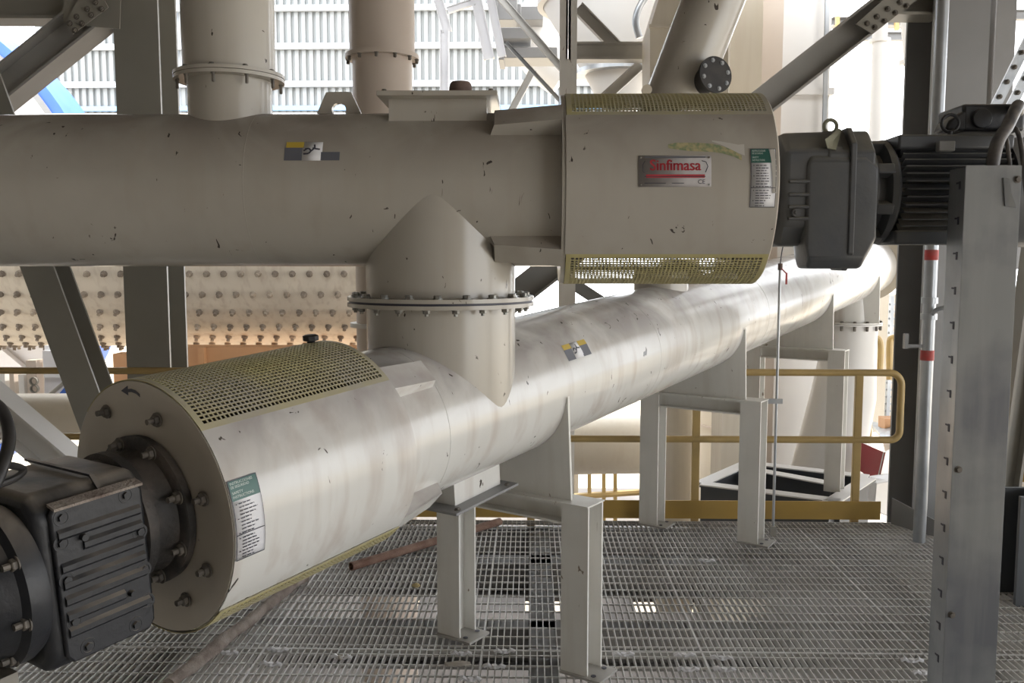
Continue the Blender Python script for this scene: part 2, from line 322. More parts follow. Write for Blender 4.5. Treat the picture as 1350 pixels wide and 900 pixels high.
def safety_sticker(F, s_c, ang_c, wd, ht, parent, worn=False):
    r = RG+.0012; mp = wrapmap(F, s_c, ang_c, r); ink = wrapmap(F, s_c, ang_c, r+.0022); ink2 = wrapmap(F, s_c, ang_c, r+.0026)
    st = patch(mp, -wd/2, wd/2, -ht/2, ht/2, .0006, F, M['label_white'], 'safety_sticker', parent)
    g = MB(); vt = ht/2; g0 = vt-ht*.25; uw = wd/2 if not worn else wd*.22
    ms = [(-wd/2, vt), (uw, vt), (wd*.34 if worn else wd/2, g0), (-wd/2, g0)]
    vs = []; n = 6
    for i in range(n+1):
        k = i/n; vs += [ink(-wd/2, vt+(g0-vt)*k), ink(ms[1][0]+(ms[2][0]-ms[1][0])*k, vt+(g0-vt)*k)]
    g.add(vs, [(2*i, 2*i+1, 2*i+3, 2*i+2) for i in range(n)]); g.build('green_header', M['label_green'], st)
    tb = MB(); k = .9 if not worn else .62
    text('INSTRUCCIONES', ink2, -wd*.44, vt-ht*.055, ht*.045, tb, wd*.86*k); text('DE SEGURIDAD', ink2, -wd*.44, vt-ht*.10, ht*.045, tb, wd*.70*k)
    text('SAFETY', ink2, -wd*.44, vt-ht*.17, ht*.045, tb, wd*.42*k); text('INSTRUCTIONS', ink2, -wd*.44, vt-ht*.22, ht*.045, tb, wd*.80*k)
    tb.build('header_lettering', M['label_text'], st)
    ib = MB(); e = .0016; W = wd/2; mid = g0-ht*.42
    for (a, c) in ((-ht/2+e/2, 0), (mid, 0), (vt-e/2, 0)): strokes(ink2, [(-W, a, W, a)], e*1.3, ib)
    m = 14
    for x in (-W+e/2, W-e/2):
        for i in range(m): ib.add([ink2(x-e/2, -ht/2+ht*i/m), ink2(x+e/2, -ht/2+ht*i/m), ink2(x+e/2, -ht/2+ht*(i+1)/m), ink2(x-e/2, -ht/2+ht*(i+1)/m)], [(0,1,2,3)])
    rnd = random.Random(3)
    for (ya, yb, cnt) in ((g0-ht*.045, mid+ht*.02, 9), (mid-ht*.045, -ht/2+ht*.03, 7)):
        for i in range(cnt):
            y = ya+(yb-ya)*i/(cnt-1); x = -wd*.30; end = x+wd*rnd.uniform(.35,.62)
            if i % 4 == 0: strokes(ink2, [(-wd*.40, y, -wd*.36, y)], .0028, ib)
            while x < end: l = rnd.uniform(.006,.014); strokes(ink2, [(x, y, min(x+l, end), y)], .0026, ib); x += l+.0025
    ib.build('printed_lines', M['ink'], st)
    if worn:
        tp = MB(); vs = []
        for i in range(9):
            v = vt*.98-ht*.75*i/8; cx = wd*(.36+.10*sin(i/8*pi*.5)); vs += [ink2(cx-.008, v), ink2(cx+.008, v)]
        tp.add(vs, [(2*i, 2*i+1, 2*i+3, 2*i+2) for i in range(8)]); tp.build('peeled_edge', M['paper'], st)
    return st
def flange_bolts(parent, o, ax, rad, n, me, me2=None, th=.0, a0=0, skip=None, ref=None):
    ax = V3(ax).normalized(); e1 = V3(ref) if ref else (V3((1,0,0)) if abs(ax.z) > .9 else V3((0,0,1)).cross(ax).normalized()); e2 = ax.cross(e1)
    for i in range(n):
        t = a0+2*pi*i/n
        if skip and skip(t): continue
        q = V3(o)+(e1*cos(t)+e2*sin(t))*rad
        inst('bolt', me, parent, frame(q+ax*th/2, ax, e1))
        if me2: inst('nut', me2, parent, frame(q-ax*th/2, -ax, e1))
BOLT_L = hexbolt(.0135, .014).mesh('bolt', M['bolt']); NUT_L = hexbolt(.0125, .014, True, .008).mesh('nut', M['bolt'])
BOLT_S = hexbolt(.009, .009).mesh('bolt', M['boltd'])

def conveyor_guard(F, s0, s1, conv, plate_t=.012, end_at0=True):
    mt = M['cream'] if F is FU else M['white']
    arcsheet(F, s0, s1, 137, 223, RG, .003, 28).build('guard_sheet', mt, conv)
    return arcsheet(F, s0, s1, -43, 43, RG, .003, 28).build('guard_sheet', mt, conv)

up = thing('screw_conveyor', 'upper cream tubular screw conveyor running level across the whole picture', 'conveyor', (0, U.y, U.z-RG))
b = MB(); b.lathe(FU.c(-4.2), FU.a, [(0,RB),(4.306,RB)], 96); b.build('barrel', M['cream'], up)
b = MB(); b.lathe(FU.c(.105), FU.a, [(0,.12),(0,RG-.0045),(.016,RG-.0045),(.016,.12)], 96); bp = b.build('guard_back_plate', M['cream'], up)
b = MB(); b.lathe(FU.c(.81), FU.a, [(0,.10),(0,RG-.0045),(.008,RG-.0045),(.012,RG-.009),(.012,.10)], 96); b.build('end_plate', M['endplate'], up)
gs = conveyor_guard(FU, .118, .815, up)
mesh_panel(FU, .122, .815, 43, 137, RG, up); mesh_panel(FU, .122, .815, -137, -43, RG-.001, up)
b = MB(); b.cyl(FU.c(.08), FU.c(.86), .05); b.lathe(FU.c(.12), FU.a, [(0,.05),(0,.25),(.60,.25),(.62,.12),(.68,.12),(.68,.05)], 48); b.build('drive_shaft', M['castring'], up)
for ang in (47,-47,133,-133): bracket(FU, .105, -.145, ang).build('bracket', M['cream'], up)
# weld seams (raised beads)
for s in (-.98,):
    b = MB(); b.lathe(FU.c(s), FU.a, [(-.004,RB-.001),(-.0015,RB+.0004),(.0015,RB+.0004),(.004,RB-.001)], 72); b.build('weld_seam', M['cream'], up)
# nameplate
rn = RG+.002; mp = wrapmap(FU, .475, math.degrees(math.asin(.037/RG)), rn); mq = wrapmap(FU, .475, math.degrees(math.asin(.037/RG)), rn+.0016)
npl = patch(mp, -.1195, .1195, -.052, .052, .0015, FU, M['plate'], 'nameplate', gs)
b = MB(); text('Sinfimasa', mq, -.083, .002, .052, b, .168, .0012); b.build('lettering', M['redink'], npl)
b = MB(); strokes(mq, [(-.095,-.017,.098,-.017)], .011, b); b.build('red_band', M['redink'], npl)
b = MB(); text('CE', mq, .075, -.042, .020, b, .024); 
strokes(mq, [(-.098,.034,-.106,.02),(-.106,.02,-.106,.0),(-.106,0,-.1,-.006),(.088,.034,.102,.03),(.102,.03,.108,.015),(.108,.015,.1,-.005),(-.1,-.04,-.03,-.04),(-.01,-.04,.03,-.04),(-.1,-.018,.1,-.018)], .0022, b); b.build('fine_print', M['ink'], npl)
b = MB(); strokes(mq, [(-.1,.046,.1,.046)], .004, b); b.build('top_print', M['label_grey'], npl)
for (x, y) in ((-.112,-.045),(.112,.045),(.112,-.045),(-.112,.045)): inst('rivet', hexbolt(.0035,.002,False).mesh('rivet', M['bolt']) if x == -.112 and y == -.045 else bpy.data.meshes['rivet'], npl, frame(mq(x, y), -FU.e1*-1))
# old sticker residue above the nameplate, and smears beneath
ms_ = wrapmap(FU, .46, 18.5, RG+.0012)
b = MB(); pts = [(-.005,.018,.010),(.02,.024,.006),(.06,.024,.0),(.10,.023,-.002),(.14,.020,-.004),(.17,.012,-.008),(.19,.004,-.014),(.21,-.006,-.02),(.235,-.022,-.034)]
vs = []; 
for (x, a, c) in pts: vs += [ms_(x, a), ms_(x, c-.006)]
b.add(vs, [(2*i, 2*i+2, 2*i+3, 2*i+1) for i in range(len(pts)-1)]); o = b.build('sticker_residue', M['residue'], gs)
b = MB(); pts = [(.14,.032,.028),(.17,.028,.016),(.2,.022,.0),(.225,.016,-.014),(.245,.018,-.022)]; vs = []
for (x, a, c) in pts: vs += [ms_(x, a), ms_(x, c)]
b.add(vs, [(2*i, 2*i+2, 2*i+3, 2*i+1) for i in range(len(pts)-1)]); b.build('torn_sticker', M['paper'], gs)
safety_sticker(FU, .765, 2.5, .083, .195, up, worn=True)
def pinch_label(F, s_c, ang_c, r, parent, broken):
    mp = wrapmap(F, s_c, ang_c, r+.001); mi = wrapmap(F, s_c, ang_c, r+.0017); W = .19; Hh = .072
    st = patch(mp, -W*.18, W*.18, -Hh/2, Hh/2, .0006, F, M['label_white'], 'warning_label', parent, n=3)
    b = MB()
    def q(x0, x1, y0, y1): b.add([mi(x0,y0), mi(x1,y0), mi(x1,y1), mi(x0,y1)], [(0,1,2,3)])
    q(-W/2, -W*.18, -Hh/2, Hh*.18); b.build('text_panel', M['label_grey'], st)
    b = MB(); q(W*.16, W/2, -Hh/2, -Hh*.06 if broken else Hh*.18); b.build('text_panel', M['label_grey'], st)
    b = MB(); q(-W/2+.004, -W*.16, Hh*.18, Hh/2); b.build('yellow_header', M['label_yellow'], st)
    if not broken: b = MB(); q(W*.16, W/2, Hh*.18, Hh/2); b.build('yellow_header', M['label_yellow'], st)
    b = MB(); strokes(mi, [(-.03,-.012,-.012,-.010),(-.012,-.010,-.004,.0),(-.004,0,-.012,.010),(-.012,.010,-.026,.008),(-.004,0,.008,.012),(.008,.012,.006,.026),(.0,.012,.012,.008),(.012,.008,.026,.006),(-.02,.008,-.03,.0)], .006, b); b.build('pictogram', M['ink'], st)
pinch_label(FU, -.745, 24.5, RB, up, True)
# inspection hatch on top
b = MB(); b.box2((-.497,3.17,U.z+.18), (-.154,3.50,U.z+.305)); ht = b.build('hatch_box', M['cream'], up)
b = MB(); b.box2((-.528,3.10,U.z+.305), (-.114,3.56,U.z+.322)); lid = b.build('hatch_lid', M['cream'], up, .002)
for (x, y) in ((-.505,3.125),(-.137,3.125),(-.505,3.53),(-.137,3.53)): inst('bolt', BOLT_S, up, frame((x,y,U.z+.322), (0,0,1)))
# lifting lug
b = MB(); n = 14; zc = U.z+.325; xc = -.70; vs = []
outl = []
for i in range(n):
    t = 2*pi*i/n+pi/2; d = V3((cos(t), 0, sin(t))); outl.append(d)
def lug(t):
    c_, s_ = cos(t), sin(t); tx, zt, zb = .045, .065, -.085
    k = 1e9
    if s_ > 1e-6: k = min(k, zt/s_)
    if s_ < -1e-6: k = min(k, zb/s_)
    den = abs(c_)+s_*(.06/.13)
    if den > 1e-6: k = min(k, (.045+.06*zt/.13)/den)
    return k
n = 40; ins = []; out = []
for i in range(n): t = 2*pi*i/n; ins.append((cos(t)*.026, sin(t)*.026)); k = lug(t); out.append((cos(t)*k, sin(t)*k))
base = [(xc+x, 3.3, zc-.035+z) for (x, z) in ins+out]; bk = [(x, y+.03, z) for (x, y, z) in base]
fs = []
for i in range(n):
    j = (i+1) % n; fs += [(i, j, n+j, n+i), (2*n+i, 3*n+i, 3*n+j, 2*n+j), (i, 2*n+i, 2*n+j, j), (n+i, n+j, 3*n+j, 3*n+i)]
b.add(base+bk, fs); b.build('lifting_lug', M['cream'], up)
# inlet spout on top and its flange
b = MB(); b.lathe((-1.106,3.3262,U.z+.2), (0,0,1), [(0,.15),(.205,.15)], 64); b.build('inlet_spout', M['cream'], up)
b = MB(); b.lathe((-1.106,3.3262,U.z+.395), (0,0,1), [(0,.145),(0,.196),(.012,.196),(.012,.145)], 64); b.build('spout_flange', M['cream'], up)
flange_bolts(up, (-1.106,3.3262,U.z+.407), (0,0,1), .182, 10, BOLT_S, None, .026, .3)
flange_bolts(up, (-1.106,3.3262,U.z+.395), (0,0,-1), .182, 10, hexbolt(.006,.032).mesh('nut', M['boltd']), None, 0, .3)
# outlet spout downwards
ZF = 1.545
b = MB(); b.lathe((XC,3.3262,ZF+.01), (0,0,1), [(0,RB-.002),(U.z-ZF-.0,RB-.002)], 96); b.build('outlet_spout', M['cream'], up)
b = MB(); b.lathe((XC,3.3262,ZF+.004), (0,0,1), [(0,RB-.01),(0,.346),(.014,.346),(.014,RB-.01)], 96); b.build('outlet_flange', M['cream'], up)
flange_bolts(up, (XC,3.3262,ZF+.018), (0,0,1), .317, 20, BOLT_L, None, 0, .06)
# ================================================================== DUCT RISER standing on the upper conveyor's inlet
rz = thing('riser_duct', 'cream round riser duct bolted on the left end spout of the upper conveyor', 'duct', (-1.106,3.3262,U.z+.408))
b = MB(); b.lathe((-1.106,3.3262,U.z+.408), (0,0,1), [(0,.163),(1.6,.175)], 64); b.build('duct_shell', M['cream'], rz)
b = MB(); b.lathe((-1.106,3.3262,U.z+.409), (0,0,1), [(0,.15),(0,.197),(.012,.197),(.012,.15)], 64); b.build('duct_flange', M['cream'], rz)
# ================================================================== LOWER SCREW CONVEYOR
lo = thing('screw_conveyor', 'lower white tubular screw conveyor rising away to the right on saddles', 'conveyor', (CL.x, CL.y, .78))
b = MB(); b.lathe(FL.c(-.56), A, [(0,RB),(7.4,RB)], 96); barrel = b.build('barrel', M['white'], lo)
S0, S1 = -1.2388, -.5521
b = MB(); b.lathe(FL.c(S1-.012), A, [(0,.12),(0,RG-.0045),(.014,RG-.0045),(.014,.12)], 96); b.build('guard_back_plate', M['white'], lo)
b = MB(); b.lathe(FL.c(S0), A, [(.012,.10),(.012,RG-.0045),(0,RG-.0045),(0,.292),(.004,.284),(.004,.10)], 96); ep = b.build('end_plate', M['endplate'], lo)
gl = conveyor_guard(FL, S0+.002, S1, lo)
mesh_panel(FL, S0+.002, S1, 43, 137, RG, lo); mesh_panel(FL, S0+.002, S1, -137, -43, RG+.004, lo)
b = MB(); b.cyl(FL.c(-1.26), FL.c(-.5), .05); b.lathe(FL.c(-1.18), A, [(0,.05),(0,.12),(.02,.24),(.61,.24),(.61,.05)], 48); b.build('drive_shaft', M['castring'], lo)
for ang in (45,-45,135,-135): bracket(FL, S1, S1+.24, ang).build('bracket', M['white'], lo)
safety_sticker(FL, S0+.048, 2.5, .088, .205, lo)
# painted rotation arrow on the end plate (short black curve above the gearbox)
mp = lambda u, v: FL.c(S0-.0008, u, v)
b = MB(); ap = [(.012,.303),(-.005,.311),(-.024,.314),(-.040,.312)]
for i in range(3):
    (x0, y0), (x1, y1) = ap[i], ap[i+1]; b.add([mp(x0,y0+.0045), mp(x1,y1+.0045), mp(x1,y1-.0045), mp(x0,y0-.0045)], [(0,1,2,3)])
b.add([mp(-.038,.326), mp(-.072,.309), mp(-.04,.299)], [(0,1,2)]); b.build('rotation_arrow', M['ink'], ep)
BOLT_E = hexbolt(.0145, .014, True, .016).mesh('bolt', M['boltd'])
for (t, z) in ((-.150,.245),(.075,.245),(.235,.06),(.222,-.13),(.12,-.232)): inst('bolt', BOLT_E, lo, frame(FL.c(S0, t, z), -A))
pinch_label(FL, .61, 31, RB, lo, False)
for s in (-.3, 1.35, 2.95, 5.2):
    b = MB(); b.lathe(FL.c(s), A, [(-.005,RB-.001),(-.002,RB+.0012),(.002,RB+.0012),(.005,RB-.001)], 72); b.build('weld_seam', M['white'], lo)
# inlet spout with its flange
b = MB(); b.lathe((XC,3.3262,CL.z-.02), (0,0,1), [(0,RB-.002),(ZF-CL.z-.0,RB-.002)], 96); b.build('inlet_spout', M['cream'], lo)
b = MB(); b.lathe((XC,3.3262,ZF-.018), (0,0,1), [(0,RB-.01),(0,.346),(.014,.346),(.014,RB-.01)], 96); b.build('inlet_flange', M['cream'], lo)
flange_bolts(lo, (XC,3.3262,ZF-.018), (0,0,-1), .317, 20, NUT_L, None, 0, .06)
b = MB(); b.lathe((XC,3.3262,ZF-.004), (0,0,1), [(0,.2),(0,.340),(.008,.340),(.008,.2)], 64); b.build('gasket', M['ink'], lo)
# clean-out box underneath
m3 = Matrix((A, PR, WV)).transposed()
MB().box(FL.c(.055,0,-.285), (.29,.222,.105), m3).build('clean_out_box', M['white'], lo)
MB().box(FL.c(.045,0,-.342), (.40,.335,.010), m3).build('clean_out_cover', M['steel2'], lo, .001)
for s in (-.12,.2):
    for t in (-.145,.145): inst('bolt', BOLT_S, lo, frame(FL.c(s,t,-.347), -WV)); inst('bolt', BOLT_S, lo, frame(FL.c(s,t,-.337), WV))
# saddles
def saddle(s, zb):
    b = MB(); n = 24; pts = []
    hw = .285; top = -.02
    a_end = math.degrees(math.asin(min(1, .0)))
    arc = [(RB*cos(R_(t)), RB*sin(R_(t))) for t in [-4-(172*i/n) for i in range(n+1)]]
    for i in range(n):
        (x0, y0), (x1, y1) = arc[i], arc[i+1]; xb0 = hw*(1-2*i/n); xb1 = hw*(1-2*(i+1)/n)
        b.prism([FL.c(s, x0*1.0 if i else hw, y0), FL.c(s, x1 if i < n-1 else -hw, y1), FL.c(s, xb1, zb), FL.c(s, xb0, zb)], A, .014)
    return b.build('saddle_plate', M['post'], lo)
for s in (.455, 2.50, 4.43, 6.0): saddle(s, -.462)
# top filler cap and small flanged port behind, discharge flange, outlet spout
b = MB(); b.lathe(FL.c(6.75), A, [(0,RB-.01),(0,.345),(.03,.345),(.03,.30),(.06,.30),(.06,.345),(.09,.345),(.09,1e-3)], 64); b.build('end_flange', M['bcream'], lo)
oc = FL.c(6.2); 
b = MB(); b.lathe((oc.x,oc.y,1.10), (0,0,1), [(0,.235),(.45,.235)], 48); b.build('outlet_spout', M['white'], lo)
b = MB(); b.lathe((oc.x,oc.y,1.095), (0,0,1), [(0,.22),(0,.275),(.014,.275),(.014,.22)], 48); b.build('outlet_flange', M['white'], lo)
flange_bolts(lo, (oc.x,oc.y,1.109), (0,0,1), .258, 14, hexbolt(.014,.016).mesh('bolt', M['boltd']))
# round cover and filler cap on the barrel just below the upper guard
b = MB(); q = FL.c(1.98); b.lathe((q.x-.02,q.y,q.z+.2), (0,0,1), [(0,.15),(.17,.15),(.17,.001)], 40); b.build('top_port', M['cream'], lo)
b = MB(); q = FL.c(2.42); b.lathe((q.x,q.y,q.z+.262), WV, [(0,.055),(.02,.055),(.025,.045),(.045,.045),(.045,.001)], 24); b.build('filler_cap', M['brown'], lo)
# ================================================================== DUCT under the lower conveyor's outlet
od = thing('outlet_duct', 'white tapering duct dropping from the far end of the lower conveyor', 'duct', (oc.x-.6,oc.y,-1.6))
b = MB(); b.tube([(oc.x,oc.y,1.09),(oc.x-.01,oc.y,.92),at(1112,520,8.6),at(1085,640,8.75),at(1062,745,8.9)], [.24,.245,.30,.34,.38], 40); b.build('duct_shell', M['bwhite'], od)
b = MB(); b.lathe((oc.x,oc.y,1.078), (0,0,1), [(0,.22),(0,.275),(.014,.275),(.014,.22)], 48); b.build('duct_flange', M['bwhite'], od)
flange_bolts(od, (oc.x,oc.y,1.078), (0,0,-1), .258, 14, hexbolt(.013,.045).mesh('nut', M['boltd']))
# ================================================================== SUPPORT FRAMES
AH = V3((A.x, A.y, 0)).normalized()
def support(s, zbase, label, hw=.3265, plates=True):
    mid = V3((XC, 3.3262, 0))+AH*s; zt = CL.z+A.z*s-.462
    t = thing('support_frame', label, 'frame', (mid.x, mid.y, zbase), 'support frames under the lower conveyor')
    for k in (1, -1):
        p = mid+PR*k*hw; b = MB(); b.ibeam((p.x,p.y,zbase), (p.x,p.y,zt), AH, .125, .125, .010, .008); b.build('leg', M['post'], t)
        if plates:
            b = MB(); q = p+PR*.035; b.box((q.x,q.y,zbase+.005), (.19,.15,.010), Matrix((PR, AH, V3((0,0,1)))).transposed()); bp_ = b.build('base_plate', M['hazy'], t)
            for i in (-1, 1):
                g = p+PR*(k*.0+.083)+AH*i*.045; inst('anchor_hole', bpy.data.meshes.get('anchor_hole') or MB().cyl((0,0,0),(0,0,.002),.011,n=12).mesh('anchor_hole', M['ink']), t, Matrix.Translation((g.x,g.y,zbase+.0125)))
    b = MB(); b.ibeam(mid+PR*(hw-.06)+V3((0,0,zt-.0425)), mid-PR*(hw-.06)+V3((0,0,zt-.0425)), (0,0,1), .085, .125, .009, .007); b.build('cross_beam', M['post'], t)
    b = MB(); b.box((mid.x,mid.y,zt+.003), (hw*2+.13,.14,.006), Matrix((PR, AH, V3((0,0,1)))).transposed()); b.build('top_plate', M['post'], t)
    return t
support(.501, 0, 'nearest white two-legged support frame under the lower conveyor')
support(2.551, 0, 'middle white two-legged support frame under the lower conveyor, by the railing')
support(4.45, -.1, 'farthest white two-legged support frame, standing on the dark beam frame', plates=False)
# ================================================================== GEAR MOTORS
# lower one, axis along the lower conveyor
gm = thing('gear_motor', 'dark dusty gear motor on the near end of the lower conveyor, bottom left', 'gear motor', tuple(FL.c(-1.5,0,-.25)), 'gear motors driving the conveyors')
b = MB(); b.lathe(FL.c(S0), -A, [(.0,.12),(.0,.196),(.022,.199),(.026,.192),(.026,.165),(.05,.150),(.075,.150),(.09,.175),(.115,.175),(.12,.16),(.16,.16)], 64); b.build('output_flange', M['castring'], gm)
for t in (20,65,110,155,200,245,290,335):
    q = FL.p(S0-.026, t, .181); inst('bolt', BOLT_E, gm, frame(q, -A))
# housing: bevelled box with rounded corners, axis frame (A,PR,WV)
b = MB(); prof = [(-.13,-.25),(.15,-.25),(.185,-.215),(.185,.125),(.145,.165),(-.13,.165),(-.185,.10),(-.185,-.20)]
b.prism([FL.c(-1.495,x,z) for (x, z) in prof], A, .27); b.build('housing', M['motor'], gm, .028, 4)
# side cover with ribs
b = MB(); cov = [(-1.600,.125),(-1.585,.145),(-1.395,.145),(-1.380,.125),(-1.380,-.205),(-1.395,-.225),(-1.585,-.225),(-1.600,-.205)]
b.prism([FL.c(s,.19,z) for (s, z) in cov], PR, .018); cv = b.build('side_cover', M['motor'], gm, .005, 2)
for i, z in enumerate([.075,.037,-.002,-.040,-.078,-.115,-.152]):
    b = MB(); s0_, s1_ = -1.59, -1.39
    if i == 1: s0_ = -1.535
    if i == 5: s1_ = -1.45
    h = .013; d = .008
    def rp(s, k): return [FL.c(s,.199,z-h+k*0), FL.c(s,.199+d,z-h*.45), FL.c(s,.199+d,z+h*.45), FL.c(s,.199,z+h)]
    a_, c_ = rp(s0_, 0), rp(s1_, 0); b.add(a_+c_, [(0,1,2,3),(7,6,5,4)]+[(k, (k+1) % 4, 4+(k+1) % 4, 4+k) for k in range(4)])
    b.build('rib', M['motor'], cv)
bb = MB(); bb.lathe((0,0,0), (0,0,1), [(0,.020),(.003,.019),(.003,.014),(0.001,.013),(0.001,.001)], 20); bb.lathe((0,0,.0), (0,0,1), [(0,.0095),(.009,.0095),(.009,.001)], 6); BOSS = bb.mesh('bolt', M['motor'])
for (s, z) in ((-1.575,.113),(-1.42,.118),(-1.582,.056),(-1.395,.02),(-1.580,-.03),(-1.395,-.075),(-1.575,-.13),(-1.395,-.155),(-1.55,-.2),(-1.43,-.2)):
    inst('bolt', BOSS, cv, frame(FL.c(s,.197,z), PR))
b = MB(); b.prism([FL.c(-1.598,.185,.146), FL.c(-1.598,.215,.138), FL.c(-1.385,.215,.138), FL.c(-1.385,.185,.146)], WV, .006); b.build('dust_ledge', M['dirtbar'], cv)
for (s, z) in ((-1.535,.056),(-1.435,-.118)):
    b = MB(); b.cyl(FL.c(s,.199,z), FL.c(s,.214,z), .008, n=12); b.build('plug', M['motor'], cv)
# seam band across the top, input flange, motor
b = MB(); b.prism([FL.c(-1.47,x,z) for (x, z) in [(-.14,.171),(.147,.171),(.191,.127),(.197,.13),(.15,.177),(-.14,.177)]], A, .010); b.build('band', M['motor'], gm)
b = MB(); b.lathe(FL.c(-1.63,.05,-.04), -A, [(0,.175),(.02,.185),(.05,.185),(.06,.165),(.10,.15),(.14,.19),(.17,.19),(.17,.12)], 56); b.build('input_flange', M['motor'], gm)
for t in (30,75,120,165,210,255,300,345): q = FL.c(-1.68,.05+.168*cos(R_(t)),-.04+.168*sin(R_(t))); inst('bolt', BOLT_E, gm, frame(q, -A))
b = MB(); b.lathe(FL.c(-1.80,.05,-.04), -A, [(0,.12),(0,.16),(.38,.16),(.38,.185),(.5,.185),(.52,.16),(.52,.001)], 48)
for i in range(40):
    t = 2*pi*i/40; d = PR*cos(t)+WV*sin(t); b.bar(FL.c(-1.81,.05,-.04)+d*.168, FL.c(-2.17,.05,-.04)+d*.168, .004, .022, d)
b.build('motor_body', M['motor'], gm)
b = MB(); b.box(FL.c(-1.98,-.02,.19), (.17,.16,.09), m3); b.build('terminal_box', M['motor'], gm, .01)
b = MB(); b.tube(smooth_path([at(-30,668,1.72), at(-8,640,1.75), at(8,600,1.80), at(12,570,1.85), at(2,540,1.88), at(-22,522,1.88)]), .013, 12); b.build('cable', M['black'], gm)
b = MB(); b.tube(smooth_path([at(-30,622,1.75), at(5,613,1.82), at(30,618,1.90), at(20,630,1.86), at(-20,645,1.8)]), .008, 10); b.build('cable', M['black'], gm)
MB().box(FL.c(-1.70,.02,-.34), (.10,.10,.18), m3).build('torque_arm', M['steel'], gm)
# upper one, axis along X
gu = thing('gear_motor', 'dark grey gear motor on the right end of the upper conveyor', 'gear motor', (1.2,U.y,U.z-.27), 'gear motors driving the conveyors')
b = MB(); b.lathe(FU.c(.824), FU.a, [(0,.08),(0,.185),(.02,.19),(.03,.175),(.06,.175)], 48); b.build('output_flange', M['castring'], gu)
def oct(X, w_, zt, zb, ch, wb=None):
    wb = w_ if wb is None else wb
    return [V3((X,U.y-w_,U.z+zb+ch)), V3((X,U.y-w_,U.z+zt-ch)), V3((X,U.y-w_+ch,U.z+zt)), V3((X,U.y+wb-ch,U.z+zt)), V3((X,U.y+wb,U.z+zt-ch)), V3((X,U.y+wb,U.z+zb+ch)), V3((X,U.y+wb-ch,U.z+zb)), V3((X,U.y-w_+ch,U.z+zb))]
def loft(b, rings):
    n = len(rings[0]); vs = [q for r in rings for q in r]; fs = [tuple(range(n))[::-1], tuple(range(len(vs)-n, len(vs)))]
    for j in range(len(rings)-1):
        for i in range(n): k = (i+1) % n; fs.append((j*n+i, j*n+k, (j+1)*n+k, (j+1)*n+i))
    return b.add(vs, fs)
b = MB(); loft(b, [oct(.862,.17,.165,-.195,.06), oct(.885,.195,.19,-.205,.07), oct(1.08,.20,.195,-.205,.07)]); b.build('output_housing', M['motor2'], gu, .012, 3)
b = MB(); loft(b, [oct(.95,.205,.10,-.21,.03,-.06), oct(.965,.21,.12,-.285,.03,-.04), oct(1.15,.21,.12,-.285,.03,.0), oct(1.195,.205,.10,-.21,.04,.0)]); loft(b, [oct(1.02,.204,.196,-.215,.08), oct(1.185,.204,.196,-.215,.08)]); b.build('input_housing', M['motor2'], gu, .010, 3)
b = MB(); loft(b, [oct(1.095,.217,.203,-.292,.06,.02), oct(1.115,.217,.203,-.292,.06,.02)]); b.build('joint_rim', M['motor2'], gu, .004)
for i, z in enumerate([.015,-.03,-.072,-.112]):
    b = MB(); b.bar((.89,U.y-.2,U.z+z), (1.05,U.y-.2,U.z+z), .016, .012); b.build('rib', M['motor2'], gu, .004)
b = MB(); b.cyl((.915,U.y-.2,U.z-.092), (.915,U.y-.214,U.z-.092), .014, n=16); b.cyl((.915,U.y-.21,U.z-.092), (.915,U.y-.22,U.z-.092), .007, n=6); b.build('plug', M['motor2'], gu)
def eyebolt(c, r, tr, n_=(0,1,0)):
    b = MB(); k = 20; c = V3(c); e1 = V3((1,0,0)); e2 = V3((0,0,1)); vs = []; m = 8
    pts = [c+(e1*cos(2*pi*i/k)+e2*sin(2*pi*i/k))*r for i in range(k)]
    for i in range(k):
        d = (pts[i]-c).normalized()
        for j in range(m): t = 2*pi*j/m; vs.append(pts[i]+(d*cos(t)+V3(n_)*sin(t))*tr)
    b.add(vs, [(i*m+j, ((i+1) % k)*m+j, ((i+1) % k)*m+(j+1) % m, i*m+(j+1) % m) for i in range(k) for j in range(m)])
    b.cyl(c-e2*(r+tr*2.2), c-e2*(r-tr*.3), tr*1.5, n=10); return b
eyebolt((1.075,U.y-.05,U.z+.222), .023, .007).build('lifting_eye', M['tagy'], gu)
b = MB(); b.prism([(1.045,U.y-.205,U.z+.12),(1.015,U.y-.212,U.z+.125),(1.005,U.y-.212,U.z+.155),(1.075,U.y-.14,U.z+.202),(1.085,U.y-.14,U.z+.195)], (0,-1,.3), .004); b.build('tag', M['tagy'], gu)
# adapter between gearbox and motor: wavy bell with lugs
b = MB(); b.lathe((1.19,U.y,U.z-.01), (1,0,0), [(0,.10),(0,.195),(.012,.195),(.018,.15),(.055,.145),(.065,.185),(.085,.188),(.1,.17),(.1,.1)], 56); b.build('motor_adapter', M['motor2'], gu)
for t in range(0, 360, 45):
    d = V3((0,cos(R_(t+22)),sin(R_(t+22)))); c = V3((1.19,U.y,U.z-.01)); b = MB(); b.bar(c+d*.165+V3((.012,0,0)), c+d*.165+V3((.075,0,0)), .04, .045, d); b.build('adapter_lug', M['motor2'], gu, .006)
for t in range(0, 360, 60):
    d = V3((0,cos(R_(t)),sin(R_(t)))); inst('bolt', BOLT_E, gu, frame(V3((1.276,U.y,U.z-.01))+d*.15, (1,0,0)))
mc = V3((1.28,U.y,U.z-.01))
b = MB(); b.lathe(mc, (1,0,0), [(0,.10),(0,.155),(.40,.155),(.40,.1)], 48); b.build('motor_body', M['motor'], gu)
